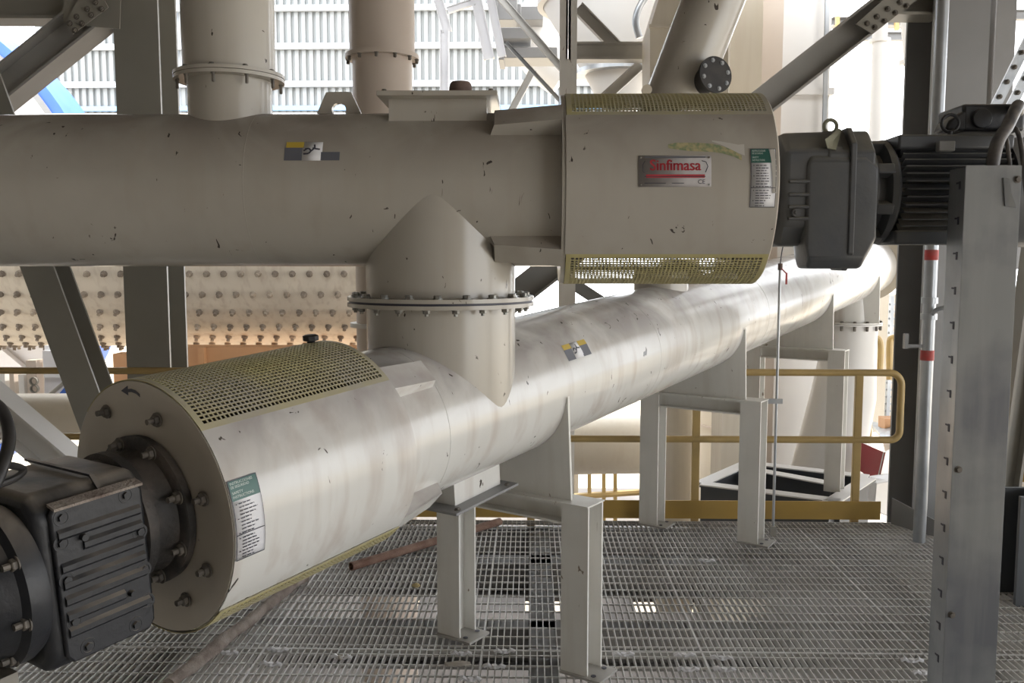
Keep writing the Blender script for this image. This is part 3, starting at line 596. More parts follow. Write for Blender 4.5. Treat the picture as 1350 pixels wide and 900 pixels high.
for i in range(44):
    t = 2*pi*i/44; s_ = sin(t); c_ = cos(t)
    if abs(s_) > .93: continue
    rr = .192
    b = MB() if i == 0 else b
    if i == 0: fb_ = MB()
    d = V3((0,c_,s_)); 
    # horizontal cooling fins, running along the motor
    fb_.bar(mc+V3((.02,0,0))+d*.17, mc+V3((.395,0,0))+d*.17, .005, .044, d)
fb_.build('cooling_fins', M['motor2'], gu)
for zz in (.165, -.165):
    b = MB(); b.box((mc.x+.2,U.y-.06,U.z-.01+zz), (.40,.18,.05)); b.build('motor_pad', M['motor2'], gu, .008)
b = MB(); b.lathe(mc+V3((.40,0,0)), (1,0,0), [(0,.15),(0,.198),(.13,.198),(.17,.175),(.175,.02),(.175,.001)], 48); b.build('fan_cowl', M['motor2'], gu)
b = MB(); b.box((1.63,U.y+.0,U.z+.245), (.22,.20,.095)); b.build('terminal_box', M['motor'], gu, .012, 3)
b = MB(); b.prism([(1.46,U.y-.05,U.z+.20),(1.475,U.y-.05,U.z+.235),(1.535,U.y-.05,U.z+.275),(1.535,U.y-.05,U.z+.20)], (0,1,0), .10); b.build('box_shoulder', M['motor'], gu, .008)
b = MB(); b.cyl((1.585,U.y-.10,U.z+.24), (1.585,U.y-.112,U.z+.24), .034, n=24); b.build('box_boss', M['motor'], gu, .003)
eyebolt((1.468,U.y-.12,U.z+.222), .030, .006).build('lifting_eye', M['motor'], gu)
b = MB(); b.box((1.43,U.y-.175,U.z+.135), (.055,.03,.035)); b.build('rating_plate', M['steel2'], gu, .003)
# ================================================================== GALVANISED COVER POST (front right)
PY = 2.95; pl = at(1274,218,PY); pxr = at(1347,218,PY); pz = pl.z; cx = (pl.x+pxr.x)/2; pw = pxr.x-pl.x
cp = thing('cable_riser_cover', 'tall galvanised sheet-metal cable riser in front of the upper motor, right', 'cable riser', (cx,PY,0))
b = MB(); b.box2((pl.x,PY,0), (pxr.x,PY+.003,pz)); b.build('front_sheet', M['galvd'], cp)
b = MB(); b.box2((pl.x-.001,PY+.001,0), (pl.x+.002,PY+.11,pz-.004)); b.box2((pxr.x-.002,PY+.001,0), (pxr.x+.001,PY+.11,pz-.004)); b.build('side_rails', M['galv'], cp)
sl = MB(); sl.box((0,0,0), (.002,.011,.026)); sl.box((0,.012,.008), (.002,.024,.006)); SL = sl.mesh('slot', M['ink'])
for i in range(17): inst('slot', SL, cp, Matrix.Translation((pl.x-.0015, PY+.035, .1+i*.115)))
for (x, z) in ((pxr.x-.012,pz-.045),(pl.x+.02,pz-1.0),(pl.x+.02,.5)): inst('bolt', BOLT_S, cp, frame((x,PY,z), (0,-1,0)))
b = MB(); b.prism([(cx+.03,PY-.002,pz-.04),(cx+.045,PY-.01,pz-.045),(cx+.055,PY-.012,pz-.10),(cx+.075,PY-.002,pz-.135),(cx+.04,PY-.002,pz-.13)], (0,-1,0), .006); b.build('dented_flap', M['galv'], cp)
# cables from the motor terminal box down into the riser
cg = 'cables from the upper motor into the riser'
for i, (pts, r_, lab) in enumerate((
    ([(1.73,U.y-.06,U.z+.255), (1.68,3.17,U.z+.275), (1.60,3.08,U.z+.19), (1.535,3.02,2.06), (1.50,2.99,1.86)], .021, 'thick dusty conduit dropping from the motor terminal box into the riser'),
    ([(1.70,U.y-.09,U.z+.21), (1.66,3.13,U.z+.185), (1.635,3.05,2.07), (1.635,3.0,1.9)], .008, 'thin dark cable right of the thick conduit, entering the riser top'),
    ([(1.66,U.y-.09,U.z+.205), (1.62,3.13,U.z+.17), (1.59,3.05,2.07), (1.59,3.0,1.9)], .007, 'thin cable between the conduit and the other thin cable above the riser'))):
    tag(MB().tube(smooth_path(pts), r_, 12).build('cable', M['cable']), lab, 'cable', cg)
# ================================================================== STEEL COLUMNS AND BRACES
def column(name, x0, x1, Y, z0, z1, depth, mt, label):
    t = thing(name, label, 'column', ((x0+x1)/2, Y, z0))
    tf = .022
    MB().box2((x0,Y,z0), (x1,Y+tf,z1)).build('front_flange', mt, t); MB().box2((x0,Y+depth-tf,z0), (x1,Y+depth,z1)).build('rear_flange', mt, t)
    MB().box2(((x0+x1)/2-.008,Y+tf,z0), ((x0+x1)/2+.008,Y+depth-tf,z1)).build('web', mt, t); return t
# left column
Yl = 5.75; ax0 = at(158,250,Yl).x; ax1 = at(216,250,Yl).x
column('steel_column', ax0, ax1, Yl, -4, 5.5, .31, M['steel'], 'dark steel column rising behind the left part of the upper conveyor')
# right column
Yr = 5.75; bx0 = at(1222,250,Yr).x; bx1 = at(1302,100,Yr).x
column('steel_column', bx0, bx1, Yr, -4, 5.5, .42, M['steel2'], 'wide dark steel column behind the upper motor, right of the railing end')
# lighter column beyond
cx0 = at(1310,100,8.2).x; cx1 = at(1336,100,8.2).x
column('steel_column', cx0, cx1, 8.2, -4, 6.5, .3, M['steel2'], 'lighter grey column farther off, just right of the wide dark column')
# near dark column at the frame's right edge
e0 = at(1344,700,4.3).x; column('steel_column', e0, e0+.25, 4.3, -4, at(1344,655,4.3).z, .2, M['darkbeam'], 'short dark upright at the very right edge beside the riser')
# leaning brace on the left
Yb = 5.3
def member(name, p0, p1, up, h, b_, mt, label, cat='brace', tf=.016, tw=.012):
    t = thing(name, label, cat, tuple(V3(p0) if p0.z < p1.z else V3(p1))); m = MB(); p0 = V3(p0); p1 = V3(p1); x = (p1-p0).normalized(); y = V3(up).cross(x).normalized(); z = x.cross(y)
    for k in (-1, 1): MB().bar(p0+z*k*(h-tf)/2, p1+z*k*(h-tf)/2, b_, tf, z).build('flange', mt, t)
    MB().bar(p0, p1, tw, h-2*tf, z).build('web', mt, t); return t
pa = at(-92,-65,Yb); pb = at(206,750,Yb); member('diagonal_brace', pa, pb, (0,1,0), .20, .19, M['steel'], 'dark leaning steel brace crossing behind the upper conveyor at far left')
# upper-left brace to gusset
pa = at(-40,155,5.72); pb = at(130,18,5.72); member('diagonal_brace', pa, pb, (.6,0,.8), .20, .20, M['hazyd'], 'grey-brown steel brace bolted to a gusset at top left')
gp = thing('gusset_plate', 'bolted gusset plate joining brace, beam and left column at top left', 'plate', tuple(at(120,20,5.66)))
b = MB(); b.prism([at(88,28,5.58), at(96,45,5.58), at(143,10,5.58), at(135,-5,5.58), at(110,-12,5.58)], (0,1,0), .012); b.build('splice_plate', M['steel'], gp)
b = MB(); b.prism([at(84,30,5.62), at(84,-30,5.62), at(160,-30,5.62), at(158,38,5.62), at(128,36,5.62)], (0,1,0), .012); b.build('web_plate', M['steel'], gp)
BOLT_G = hexbolt(.014,.014,True,.01).mesh('bolt', M['boltd'])
for (x, y) in ((92,31),(101,22),(99,40),(108,31),(115,12),(120,20),(126,3),(134,12)): inst('bolt', BOLT_G, gp, frame(at(x,y,5.574), (0,-1,0)))
pa = at(-40,6,5.75); pb = at(100,6,5.75); t = member('steel_beam', pa, pb, (0,0,1), .22, .2, M['steel'], 'dark horizontal steel beam across the top left corner', 'beam')
pa = at(1236,3,5.9); pb = at(1165,3,5.9); member('steel_beam', pa, pb, (0,0,1), .2, .2, M['steel'], 'dark stub beam meeting the wide column at top right', 'beam')
# right long brace
pa = at(575,471,5.9); pb = at(1205,-22,5.9); t = member('diagonal_brace', pa, pb, (.6,0,.8), .18, .16, M['hazyd'], 'long grey steel brace rising right from behind the upper guard'); 
b = MB(); b.prism([at(1128,32,5.8), at(1150,45,5.8), at(1215,-5,5.8), at(1175,-10,5.8)], (0,1,0), .012); sp = b.build('splice_plate', M['steel'], t)
for (x, y) in ((1143,31),(1153,36),(1156,22),(1166,28),(1170,12),(1180,17),(1186,3),(1195,8)): inst('bolt', BOLT_G, sp, frame(at(x,y,5.794), (0,-1,0)))
# lattice brace right of the motor
t = thing('lattice_brace', 'pale bolted double-angle brace right of the upper motor', 'brace', tuple(at(1322,150,7.0)))
for k, (x0, y0, x1, y1) in enumerate(((1300,164,1408,-52),(1314,176,1422,-32))):
    b = MB(); b.bar(at(x0,y0,7.0), at(x1,y1,7.0), .02, .075, (-.9,0,.43)); ch = b.build('chord', M['galv'], t)
    for j in range(7): f = .08+.09*j; inst('bolt', BOLT_G, ch, frame(at(x0+(x1-x0)*f, y0+(y1-y0)*f, 6.98), (0,-1,0)))
tag(MB().bar(at(1300,168,7.3), at(1380,135,7.3), .05, .06).build('light_strut', M['galv']), 'thin pale strut sloping up behind the upper motor terminal box', 'strut')
tag(MB().box2(at(1330,152,8.9), V3((5.6,9.2,1.6))).build('grey_panel', M['steel2']), 'grey panel partly hidden behind the upper motor at right edge', 'panel')
# kicker angles at the column foot
t = thing('toe_angle', 'bent grey toe plate around the foot of the wide right column', 'toe plate', (2.4,5.5,0))
b = MB(); b.prism([(2.33,5.66,0),(2.33,5.66,.17),(2.52,5.35,.09),(2.52,5.35,0)], (.85,.52,0), .008); b.build('side_plate', M['steel2'], t)
b = MB(); b.prism([(2.52,5.35,0),(2.52,5.35,.10),(2.66,5.33,.15),(3.0,5.33,.15),(3.0,5.33,0)], (0,1,0), .008); b.build('front_plate', M['steel2'], t)
# ================================================================== VERTICAL GALVANISED PIPES AND FITTINGS
gpx = at(1221,500,5.30); 
t = thing('conduit_pipe', 'galvanised vertical pipe with red tape in front of the wide right column', 'pipe', (gpx.x,5.30,0))
MB().cyl((gpx.x,5.3,0), (gpx.x,5.3,5.0), .036, n=28).build('pipe', M['galv'], t)
for y in (336,468): q = at(1221,y,5.3); MB().lathe((gpx.x,5.3,q.z-.03), (0,0,1), [(0,.0365),(0,.0385),(.06,.0385),(.06,.0365)], 28).build('tape_band', M['red'], t)
for y in (396,417): q = at(1221,y,5.3); MB().lathe((gpx.x,5.3,q.z-.018), (0,0,1), [(0,.036),(0,.046),(.036,.046),(.036,.036)], 28).build('coupling', M['galv'], t)
q = at(1221,407,5.3); MB().tube(smooth_path([(gpx.x,5.26,q.z-.03),(gpx.x+.02,5.24,q.z),(gpx.x+.07,5.22,q.z+.012),(gpx.x+.10,5.22,q.z)],5), .013, 10).build('valve_handle', M['galv'], t)
q = at(1208,456,5.3); b = MB(); b.box((gpx.x-.07,5.3,q.z), (.12,.02,.02)); b.box((gpx.x-.13,5.3,q.z+.03), (.022,.03,.09)); b.build('wall_clip', M['steel2'], t)
ap_ = at(1019,700,5.40); zt = at(1019,356,5.40).z
t = thing('air_line', 'thin grey vertical pipe with a small red valve, beside the middle support', 'pipe', (ap_.x,5.4,0))
MB().cyl((ap_.x,5.4,0), (ap_.x,5.4,zt), .0085, n=14).build('pipe', M['galv'], t)
MB().cyl((ap_.x,5.4,zt), (ap_.x,5.4,zt+.04), .014, n=14).build('valve_body', M['brown'], t)
MB().bar((ap_.x+.005,5.39,zt+.01), (ap_.x+.035,5.39,zt-.02), .01, .006).box((ap_.x+.036,5.39,zt-.05), (.01,.008,.07)).build('valve_lever', M['red'], t)
MB().tube(smooth_path([(ap_.x,5.4,zt+.04),(ap_.x+.006,5.4,zt+.10),(ap_.x+.016,5.4,zt+.18),(ap_.x+.02,5.4,zt+.4)]), .0035, 8).build('hose', M['ink'], t)
MB().box((ap_.x,5.4,.03), (.035,.035,.06)).build('foot', M['steel'], t)
q = at(1016,528,5.4); MB().box((ap_.x-.02,5.38,q.z), (.10,.012,.03)).build('pipe_clip', M['galv'], t)
# ================================================================== GUARDRAIL
YR = 5.75; zr = at(1100,491,YR).z; zm = at(1000,579,YR).z; xr = at(1187,540,YR).x
gr = thing('guardrail', 'ochre tubular guardrail along the far edge of the grating platform', 'railing', (0,YR,0))
rr = .023
loop = [(-4.3,YR,zr),(xr-.08,YR,zr)]+[(xr-.08+.08*sin(R_(a_)),YR,zr-.08+.08*cos(R_(a_))) for a_ in range(15,91,15)]+[(xr,YR,zm+.06)]+[(xr-.06+.06*cos(R_(a_)),YR,zm+.06-.06*sin(R_(a_))) for a_ in range(15,91,15)]+[(-4.3,YR,zm)]
MB().tube(loop, rr, 14).build('rail_tube', M['yellow'], gr)
for x in (at(1129,600,YR).x, at(917,600,YR).x, at(700,600,YR).x, at(480,600,YR).x, at(260,600,YR).x, at(-20,560,YR).x):
    MB().bar((x,YR,-.1), (x,YR,zr-.01), .05, .03, (0,1,0)).build('post', M['yellow'], gr, .004)
MB().box2((-4.3,YR-.035,.01), (2.28,YR-.027,.13)).build('toe_board', M['kick'], gr)
# right-hand rail beyond the wide column
g2 = thing('guardrail', 'ochre guardrail glimpsed at the right edge behind the riser', 'railing', (3.9,6.2,0))
MB().tube([(3.2,7.6,1.0),(4.6,5.6,1.0)], .023, 10).build('top_rail', M['yellow'], g2); MB().tube([(3.2,7.6,.52),(4.6,5.6,.52)], .023, 10).build('mid_rail', M['yellow'], g2)
MB().prism([(3.2,7.6,.0),(3.2,7.6,.14),(4.6,5.6,.14),(4.6,5.6,0)], (.82,.57,0), .008).build('toe_board', M['kick'], g2)
# ================================================================== LOOSE THINGS ON THE GRATING
p0 = ground(463,752); p1 = ground(659,692); r_ = .024
t = thing('rusty_pipe', 'rusty brown pipe offcut lying on the grating behind the nearest frame', 'pipe', (p0.x,p0.y,0))
MB().lathe(V3((p0.x,p0.y,r_)), V3((p1.x-p0.x,p1.y-p0.y,0)), [(0,.018),(0,r_),((p1-p0).length,r_),((p1-p0).length,.018),(.0,.018)], 20).build('tube_wall', M['rust'], t)
q0 = ground(222,912); q1 = ground(400,768)
pts = [V3((q0.x,q0.y,.028)).lerp(V3((q1.x,q1.y,.028)), i/14)+V3((random.uniform(-.006,.006),0,random.uniform(-.002,.004))) for i in range(15)]
tag(MB().tube(pts, [.027+random.uniform(-.004,.004) for _ in pts], 12).build('dirty_bar', M['dirtbar']), 'dust-caked round bar lying on the grating under the lower guard', 'bar')
def lump(px, py, sx, sy, h, name, mt, label, cat):
    g = ground(px, py); bm = bmesh.new(); bmesh.ops.create_icosphere(bm, subdivisions=2, radius=1)
    for v in bm.verts: v.co = V3((v.co.x*sx, v.co.y*sy, max(v.co.z, -.2)*h))*(1+random.uniform(-.22,.22))
    me = bpy.data.meshes.new(name); bm.to_mesh(me); bm.free(); me.materials.append(mt); o = bpy.data.objects.new(name, me); C_.objects.link(o)
    o.location = (g.x, g.y, h*.2); return tag(o, label, cat)
lump(549,773,.022,.014,.018,'crumpled_rag', M['rag'], 'small crumpled ochre scrap on the grating left of the nearest frame', 'scrap')
lump(450,868,.016,.014,.014,'dirt_lump', M['dirt'], 'pale lump of dirt on the grating joint under the lower guard', 'dirt')
lump(605,876,.06,.018,.012,'dirt_heap', M['dirt'], 'flat smear of dried material on the grating by the nearest frame', 'dirt')
g_ = V3((-.247,3.2,U.z+.322))
tag(MB().lathe(g_, (0,0,1), [(0,1e-4),(0,.043),(.038,.038),(.046,.032),(.046,1e-4)], 20).build('brown_plug', M['brown']), 'rust-brown round plug lying on the upper hatch lid', 'plug')
# black knob on the lower guard mesh
q = FL.p(S1-.045, 96, RG-.008); tag(MB().lathe(q, WV, [(0,1e-4),(0,.012),(.012,.013),(.016,.026),(.03,.026),(.034,.018),(.034,1e-4)], 8).build('black_knob', M['black']), 'small black rubber piece on top of the lower guard mesh', 'knob')
# ================================================================== GRINDING MILL (background left)
YM = 15.0; mr = 1.93; mz = at(250,305,YM).z; mxr = at(560,300,YM).x
ml = thing('grinding_mill', 'large tan grinding mill drum studded with rows of bolts, behind at left', 'mill', (-5,YM,mz-mr))
MB().lathe((-13.5,YM,mz), (1,0,0), [(0,1.0),(0,mr),(13.5+mxr,mr),(13.5+mxr,1.0),(13.8+mxr,.9),(14.6+mxr,.9),(14.6+mxr,.1)], 96).build('drum', M['mill'], ml)
bmx = MB(); bmx.lathe((0,0,0), (0,0,1), [(0,1e-3),(0,.052),(.025,.05),(.04,.028),(.08,.028),(.08,1e-3)], 8); MBOLT = bmx.mesh('bolt', M['millbolt'])
sp_ = 21.6/1174*YM*.93; cnt = 0
for j in range(8):
    ang = -92+j*10.2                                                # degrees below horizontal, camera side
    for i in range(38):
        x = mxr-.35-i*sp_-(sp_/2 if j % 2 else 0)
        if x < at(-10,400,YM).x: continue
        d = V3((0,-cos(R_(ang)),sin(R_(ang)))); 
        if cnt < 290: inst('bolt', MBOLT, ml, frame(V3((x,YM,mz))+d*mr, d)); cnt += 1
# orange bearing housing under the mill
oh = thing('bearing_housing', 'orange steel structure just below the bolted mill drum', 'housing', (-5,13.6,-4.35))
MB().box2(V3((at(150,500,13.6).x,13.6,-4.35)), V3((at(183,500,13.6).x,13.9,at(0,466,13.6).z))).build('end_box', M['orange'], oh)
MB().box2(V3((at(215,500,13.4).x,13.4,-4.35)), V3((at(500,500,13.4).x,13.8,at(0,457,13.4).z))).build('main_box', M['orange'], oh)
MB().box2(V3((at(262,500,13.3).x,13.3,-4.35)), V3((at(270,500,13.3).x,13.4,at(0,458,13.3).z))).build('stiffener', M['orange'], oh)
# blue ring gear guard
YG = 17.5; gc = at(-166,324,YG); grr = 327/1174*YG
gg = thing('gear_guard', 'big blue ring gear guard around a white wheel, far left', 'gear guard', (gc.x,YG,gc.z-grr))
MB().lathe(gc, (0,1,0), [(-.5,grr-.2),(-.5,grr),(.5,grr),(.5,grr-.2)], 120).build('rim', M['blue'], gg)
MB().lathe(gc-V3((0,.52,0)), (0,1,0), [(0,grr-.30),(-.03,grr-.30),(-.03,grr-.20),(0,grr-.20)], 120).build('bolt_band', M['steel2'], gg)
MB().lathe(gc, (0,1,0), [(-.3,1.2),(-.3,grr-.2),(.3,grr-.2),(.3,1.2)], 96).build('wheel_disc', M['wmach'], gg)
for i in range(16):
    t_ = 2*pi*i/16+.08; d = V3((cos(t_),0,sin(t_))); MB().bar(gc+d*1.3-V3((0,.42,0)), gc+d*(grr-.62)-V3((0,.42,0)), .5, .16, (0,1,0)).build('spoke', M['wmach'], gg)
    q = gc+d*(grr-1.3)-V3((0,.31,0))+V3((-d.z,0,d.x))*.75; MB().lathe(q, (0,1,0), [(-.02,.001),(-.02,.24),(.02,.24)], 16).build('lightening_hole', M['steel'], gg)
# white machinery, beige pipe and white beam at the left edge
wm = thing('white_machine', 'white and beige machinery frames at the left edge under the mill', 'machine', tuple(at(50,530,12.5)))
for (x0,x1,y0,y1,k) in ((-20,8,492,530,'bwhite'),(12,20,492,530,'pink'),(24,33,494,530,'bwhite'),(34,50,475,530,'pink'),(56,100,462,470,'wmach')):
    a_ = at(x0,y0,12.5); c_ = at(x1,y1,12.5); MB().box2((a_.x,12.5,c_.z-.3), (c_.x,12.7,a_.z)).build('upright', M[k], wm)
for (q0,q1,q2,q3,k) in (((60,455),(84,455),(98,520),(60,520),'wmach'),((84,450),(92,450),(112,520),(100,520),'bwhite'),((78,520),(100,494),(104,494),(104,520),'blue')):
    MB().prism([at(*q_, 12.45 if k == 'blue' else 12.6) for q_ in (q0,q1,q2,q3)], (0,1,0), .06).build('side_frame', M[k], wm)
MB().tube([at(66,520,12.4), at(84,505,12.4), at(98,485,12.4)], .03, 8).build('edge_tube', M['steel'], wm)
for (x, y) in ((46,502),(47,512)): b = MB(); b.lathe(at(x,y,12.45), (0,-1,0), [(0,.045),(0,.06),(.05,.06),(.05,.045)], 16); b.build('port_ring', M['steel'], wm)
pb0 = at(-60,552,9.0); pb1 = at(135,545,9.0)
tag(MB().cyl((pb0.x,9.0,at(40,549,9.0).z), (at(330,545,9.0).x,9.0,at(40,547,9.0).z), .235, n=48).build('beige_pipe', M['bcream']), 'large beige horizontal pipe behind the dark leaning brace, lower left', 'pipe')
member('inclined_beam', at(-160,403,4.6), at(259,758,4.6), (.6,0,.8), .16, .16, M['bwhite'], 'white inclined steel beam just behind the lower gearbox, left edge', 'beam')
# ================================================================== RISER PIPES AND STRUTS behind
p2x = at(504,80,6.6).x
t = thing('riser_pipe', 'cream vertical pipe with a bolted flange behind the lifting lug', 'pipe', (p2x,6.6,-1.5))
zf = at(504,75,6.6).z
MB().lathe((p2x,6.6,-1.5), (0,0,1), [(0,.215),(zf+1.5,.215)], 48).build('lower_length', M['pink'], t)
MB().lathe((p2x,6.6,zf), (0,0,1), [(0,.235),(4.29-zf,.235)], 48).build('upper_length', M['pink'], t)
b = MB(); b.lathe((p2x,6.6,zf-.02), (0,0,1), [(0,.2),(0,.265),(.03,.265),(.03,.2)], 48); b.build('flange', M['pink'], t)
flange_bolts(t, (p2x,6.6,zf-.02), (0,0,-1), .25, 12, hexbolt(.012,.03).mesh('bolt', M['boltd']))
b = MB(); z4 = at(480,430,6.6).z; b.lathe((p2x,6.6,z4), (0,0,1), [(0,.2),(0,.262),(.03,.262),(.03,.2)], 48); b.build('lower_flange', M['bwhite'], t)
YS = 12.0
def strut(x0, y0, x1, y1, wpx, label, mt='bwhite', Y=YS, name='strut'):
    wd = wpx/1174*Y
    if y0 < 0 and Y == 12.0: x0 += (x0-x1)*(-105-y0)/(y0-y1); y0 = -105
    if y1 < 0 and Y == 12.0: x1 += (x1-x0)*(-105-y1)/(y1-y0); y1 = -105
    a_ = at(x0,y0,Y); c_ = at(x1,y1,Y); d = (c_-a_).normalized(); n = V3((0,1,0)).cross(d)
    return member(name, a_, c_, n, wd, wd*.8, M[mt], label, 'strut', wd*.12, wd*.1)
strut(575,-10,590,42,12, 'slanting white strut at top centre, left of the others', 'wmach')
strut(586,40,586,150,11, 'vertical white strut with bolt holes right of the cream riser', 'wmach')
strut(626,-10,645,78,14, 'bright white slanting strut above the hatch lid', 'wmach')
strut(645,-10,662,75,11, 'second bright slanting strut, right of the one above the hatch', 'wmach')
strut(590,14,626,2,8, 'short pale cross strut linking two white struts at top', 'wmach')
strut(655,-8,745,95,9, 'brown-grey diagonal meeting the tall angle post from upper left', 'hazy', 9.0)
strut(667,56,745,140,5, 'thin lower diagonal meeting the tall angle post', 'galv', 9.0)
strut(672,150,703,92,9, 'grey stub strut leaning right behind the hatch', 'hazy', 13)
strut(762,10,820,70,15, 'grey bolted diagonal right of the tall angle post', 'hazy', 8.2)
strut(790,135,845,85,13, 'grey bolted diagonal rising right above the upper guard', 'hazy', 8.2)
strut(690,331,880,455,16, 'grey bolted diagonal seen under the upper guard', 'steel2', 8.2)
for k, (x, y, lab) in enumerate(((768,75,'pale grey horizontal beam between angle post and duct'),)):
    a_ = at(755,69,8.0); c_ = at(858,69,8.0); member('steel_beam', a_, c_, (0,0,1), 22/1174*8, .15, M['hazy'], lab, 'beam')
# tall angle post
xa = at(749,100,7.6)
t = thing('angle_post', 'tall pale double-angle post behind the left edge of the upper guard', 'post', (xa.x,7.6,-.5))
for k in (-1, 1):
    b = MB(); b.box2((xa.x+k*.004,7.6,-.5), (xa.x+k*.072,7.61,4.2)); b.box2((xa.x+k*.004,7.6,-.5), (xa.x+k*.02,7.7,4.2)); b.build('angle', M['post'], t)
b = MB(); q0 = at(738,78,7.55); q1 = at(760,130,7.55); b.box2((q0.x,7.55,q1.z-2.3), (q1.x,7.57,q0.z)); b.build('splice_plate', M['post'], t)
# grey ducts boxes top centre
for (x0,x1,y0,y1,Y,lab) in ((652,682,-20,26,14,'grey duct box at top centre between bright struts'),(683,716,8,26,14.2,'dark duct section right of the top centre box'),(655,700,36,51,13,'horizontal grey duct below the top centre box'),(660,735,62,76,13.2,'pale grey duct low behind the thin diagonal')):
    a_ = at(x0,y0,Y); c_ = at(x1,y1,Y); t = thing('duct_box', lab, 'duct', (a_.x,Y,c_.z)); MB().box2((a_.x,Y,c_.z), (c_.x,Y+.6,a_.z)).build('duct_shell', M['steel2'], t, .01)
    MB().box2((a_.x-.03,Y-.03,c_.z-.03), (a_.x+.05,Y+.63,a_.z+.03)).build('duct_flange', M['steel2'], t, .01)
# white elbow and cone vessels
b = MB(); c0 = at(716,60,15); b.tube(smooth_path([at(735,-30,15), at(722,10,15), at(706,40,15), at(715,75,15), at(745,100,15)]), .38, 28); tag(b.build('white_elbow', M['bwhite']), 'curved white elbow duct left of the tall angle post', 'duct')
cv_ = thing('cone_vessel', 'pale cone-bottomed vessel behind the bolted diagonals, top centre right', 'vessel', (at(815,100,11).x,11,at(800,150,11).z))
cxv = at(818,60,11).x; z0 = at(800,165,11).z; z1 = at(800,100,11).z; z2 = at(800,5,11).z
MB().lathe((cxv,11,z0), (0,0,1), [(0,.12),(z1-z0,.42),(z2-z0,.95),(z2-z0+1.2,.95)], 56).build('vessel_shell', M['bwhite'], cv_)
MB().lathe((cxv,11,z1), (0,0,1), [(0,.42),(0,.55),(.05,.55),(.05,.42)], 48).build('ring_flange', M['galv'], cv_)
b = MB(); b.lathe((cxv,11,z2), (0,0,1), [(-.04,.93),(-.04,1.0),(.04,1.0),(.04,.93)], 48); b.build('ring_flange', M['bwhite'], cv_)
b = MB(); b.tube(smooth_path([at(855,-10,8.8), at(842,12,8.8), at(838,30,8.8), at(843,50,8.8)]), .035, 12); tag(b.build('curved_hose', M['galv']), 'curved grey hose beside the cream box duct', 'hose')
# cream box duct
bd = thing('box_duct', 'cream rectangular duct with slanted top left of the inclined round duct', 'duct', (at(885,100,7.2).x,7.2,1.8))
b = MB(); 
f_ = [at(857,330,7.2), at(857,36,7.2), at(874,-20,7.2), at(960,-20,7.2), at(960,330,7.2)]; b.prism([q+V3((0,.25,0)) for q in f_], (0,1,0), .5); b.build('duct_shell', M['bcream'], bd)
b = MB(); a_ = at(855,33,7.2); c_ = at(940,37,7.2); b.box2((a_.x,7.17,c_.z), (c_.x,7.2,a_.z)); b.build('seam_flange', M['bcream'], bd)
# inclined round duct with black blind flange
c0 = at(968,-70,5.2); c1 = at(872,175,5.2); dr = (c1-c0).normalized()
idt = thing('inclined_duct', 'cream inclined round duct with a black bolted blind flange above the upper guard', 'duct', tuple(c1))
MB().cyl(c0, c1, .172, n=56).build('duct_shell', M['cream'], idt)
q = at(926,110,5.2)-V3((-.02,.22,0)); nn = V3((.35,-.9,.12)).normalized()
MB().lathe(q-nn*.08, nn, [(-.06,.07),(.08,.07),(.08,.098),(.10,.10),(.10,.001)], 40).build('blind_flange', M['black'], idt)
e1 = nn.cross(V3((0,0,1))).normalized(); e2 = nn.cross(e1)
for i in range(8): t_ = 2*pi*i/8+.2; inst('bolt', hexbolt(.009,.008).mesh('bolt', M['galv']) if i == 0 else BB, idt, frame(q+nn*.02+(e1*cos(t_)+e2*sin(t_))*.078, nn)); BB = bpy.data.objects[-1].data if False else [o for o in bpy.data.objects if o.parent is idt and o.name.startswith('bolt')][-1].data
tag(MB().cyl(at(853,118,5.0), at(853,118,5.0)+V3((0,.03,0)), .028, n=20).build('cream_disc', M['bcream']), 'small cream round tag above the upper guard', 'disc')
# cream / pink / white towers right of it
def tower(x0, x1, Y, dep, mt, label, z0=-4.2, z1=6.3, seams=()):
    a_ = at(x0,100,Y); c_ = at(x1,100,Y); t = thing('duct_tower', label, 'duct', ((a_.x+c_.x)/2,Y,z0)); MB().box2((a_.x,Y,z0), (c_.x,Y+dep,z1)).build('duct_wall', M[mt], t)
    for y in seams: z = at(x0,y,Y).z; MB().box2((a_.x-.04,Y-.04,z-.035), (c_.x+.04,Y+dep+.04,z+.035)).build('flange', M[mt], t)
    return t
tower(962,1004,8.6,.5,'bcream','tall yellowish-cream duct left of the long grey brace')
tower(1004,1031,9.0,.5,'pink','narrow pinkish duct between the yellowish-cream and white ducts')
tower(1031,1094,9.4,.35,'bwhite','wide white panelled duct left of the bright opening', seams=(121,))
tag(MB().bar(at(1086,200,9.3), at(1091,-20,9.3), .04, .03, (0,1,0)).build('edge_strip', M['galv']), 'thin strip down the right edge of the white panelled duct', 'strip')
# thin white pipes against the sky
t = thing('white_pipe', 'straight white pipe standing in the bright opening', 'pipe', (at(1158,100,11).x,11,-4)); MB().cyl((at(1158,100,11).x,11,-4), (at(1158,100,11).x,11,6.3), .085, n=24).build('pipe', M['bwhite'], t)
z = at(0,62,11).z; MB().lathe((at(1158,100,11).x,11,z), (0,0,1), [(0,.085),(0,.125),(.04,.125),(.04,.085)], 24).build('flange', M['bwhite'], t)
t = thing('white_pipe', 'leaning white pipe just left of the wide dark column', 'pipe', tuple(at(1213,200,10.5))); MB().cyl(at(1216,210,10.5), at(1196,-10,10.5), .10, n=24).build('pipe', M['bwhite'], t)
q = at(1204,83,10.5); d = (at(1196,-10,10.5)-at(1216,210,10.5)).normalized(); MB().lathe(q, d, [(0,.1),(0,.15),(.05,.15),(.05,.1)], 24).build('flange', M['bwhite'], t)
member('far_beam', at(1105,48,16), at(1225,48,16), (0,0,1), .14, .1, M['steel2'], 'far grey beam crossing the bright opening', 'beam')
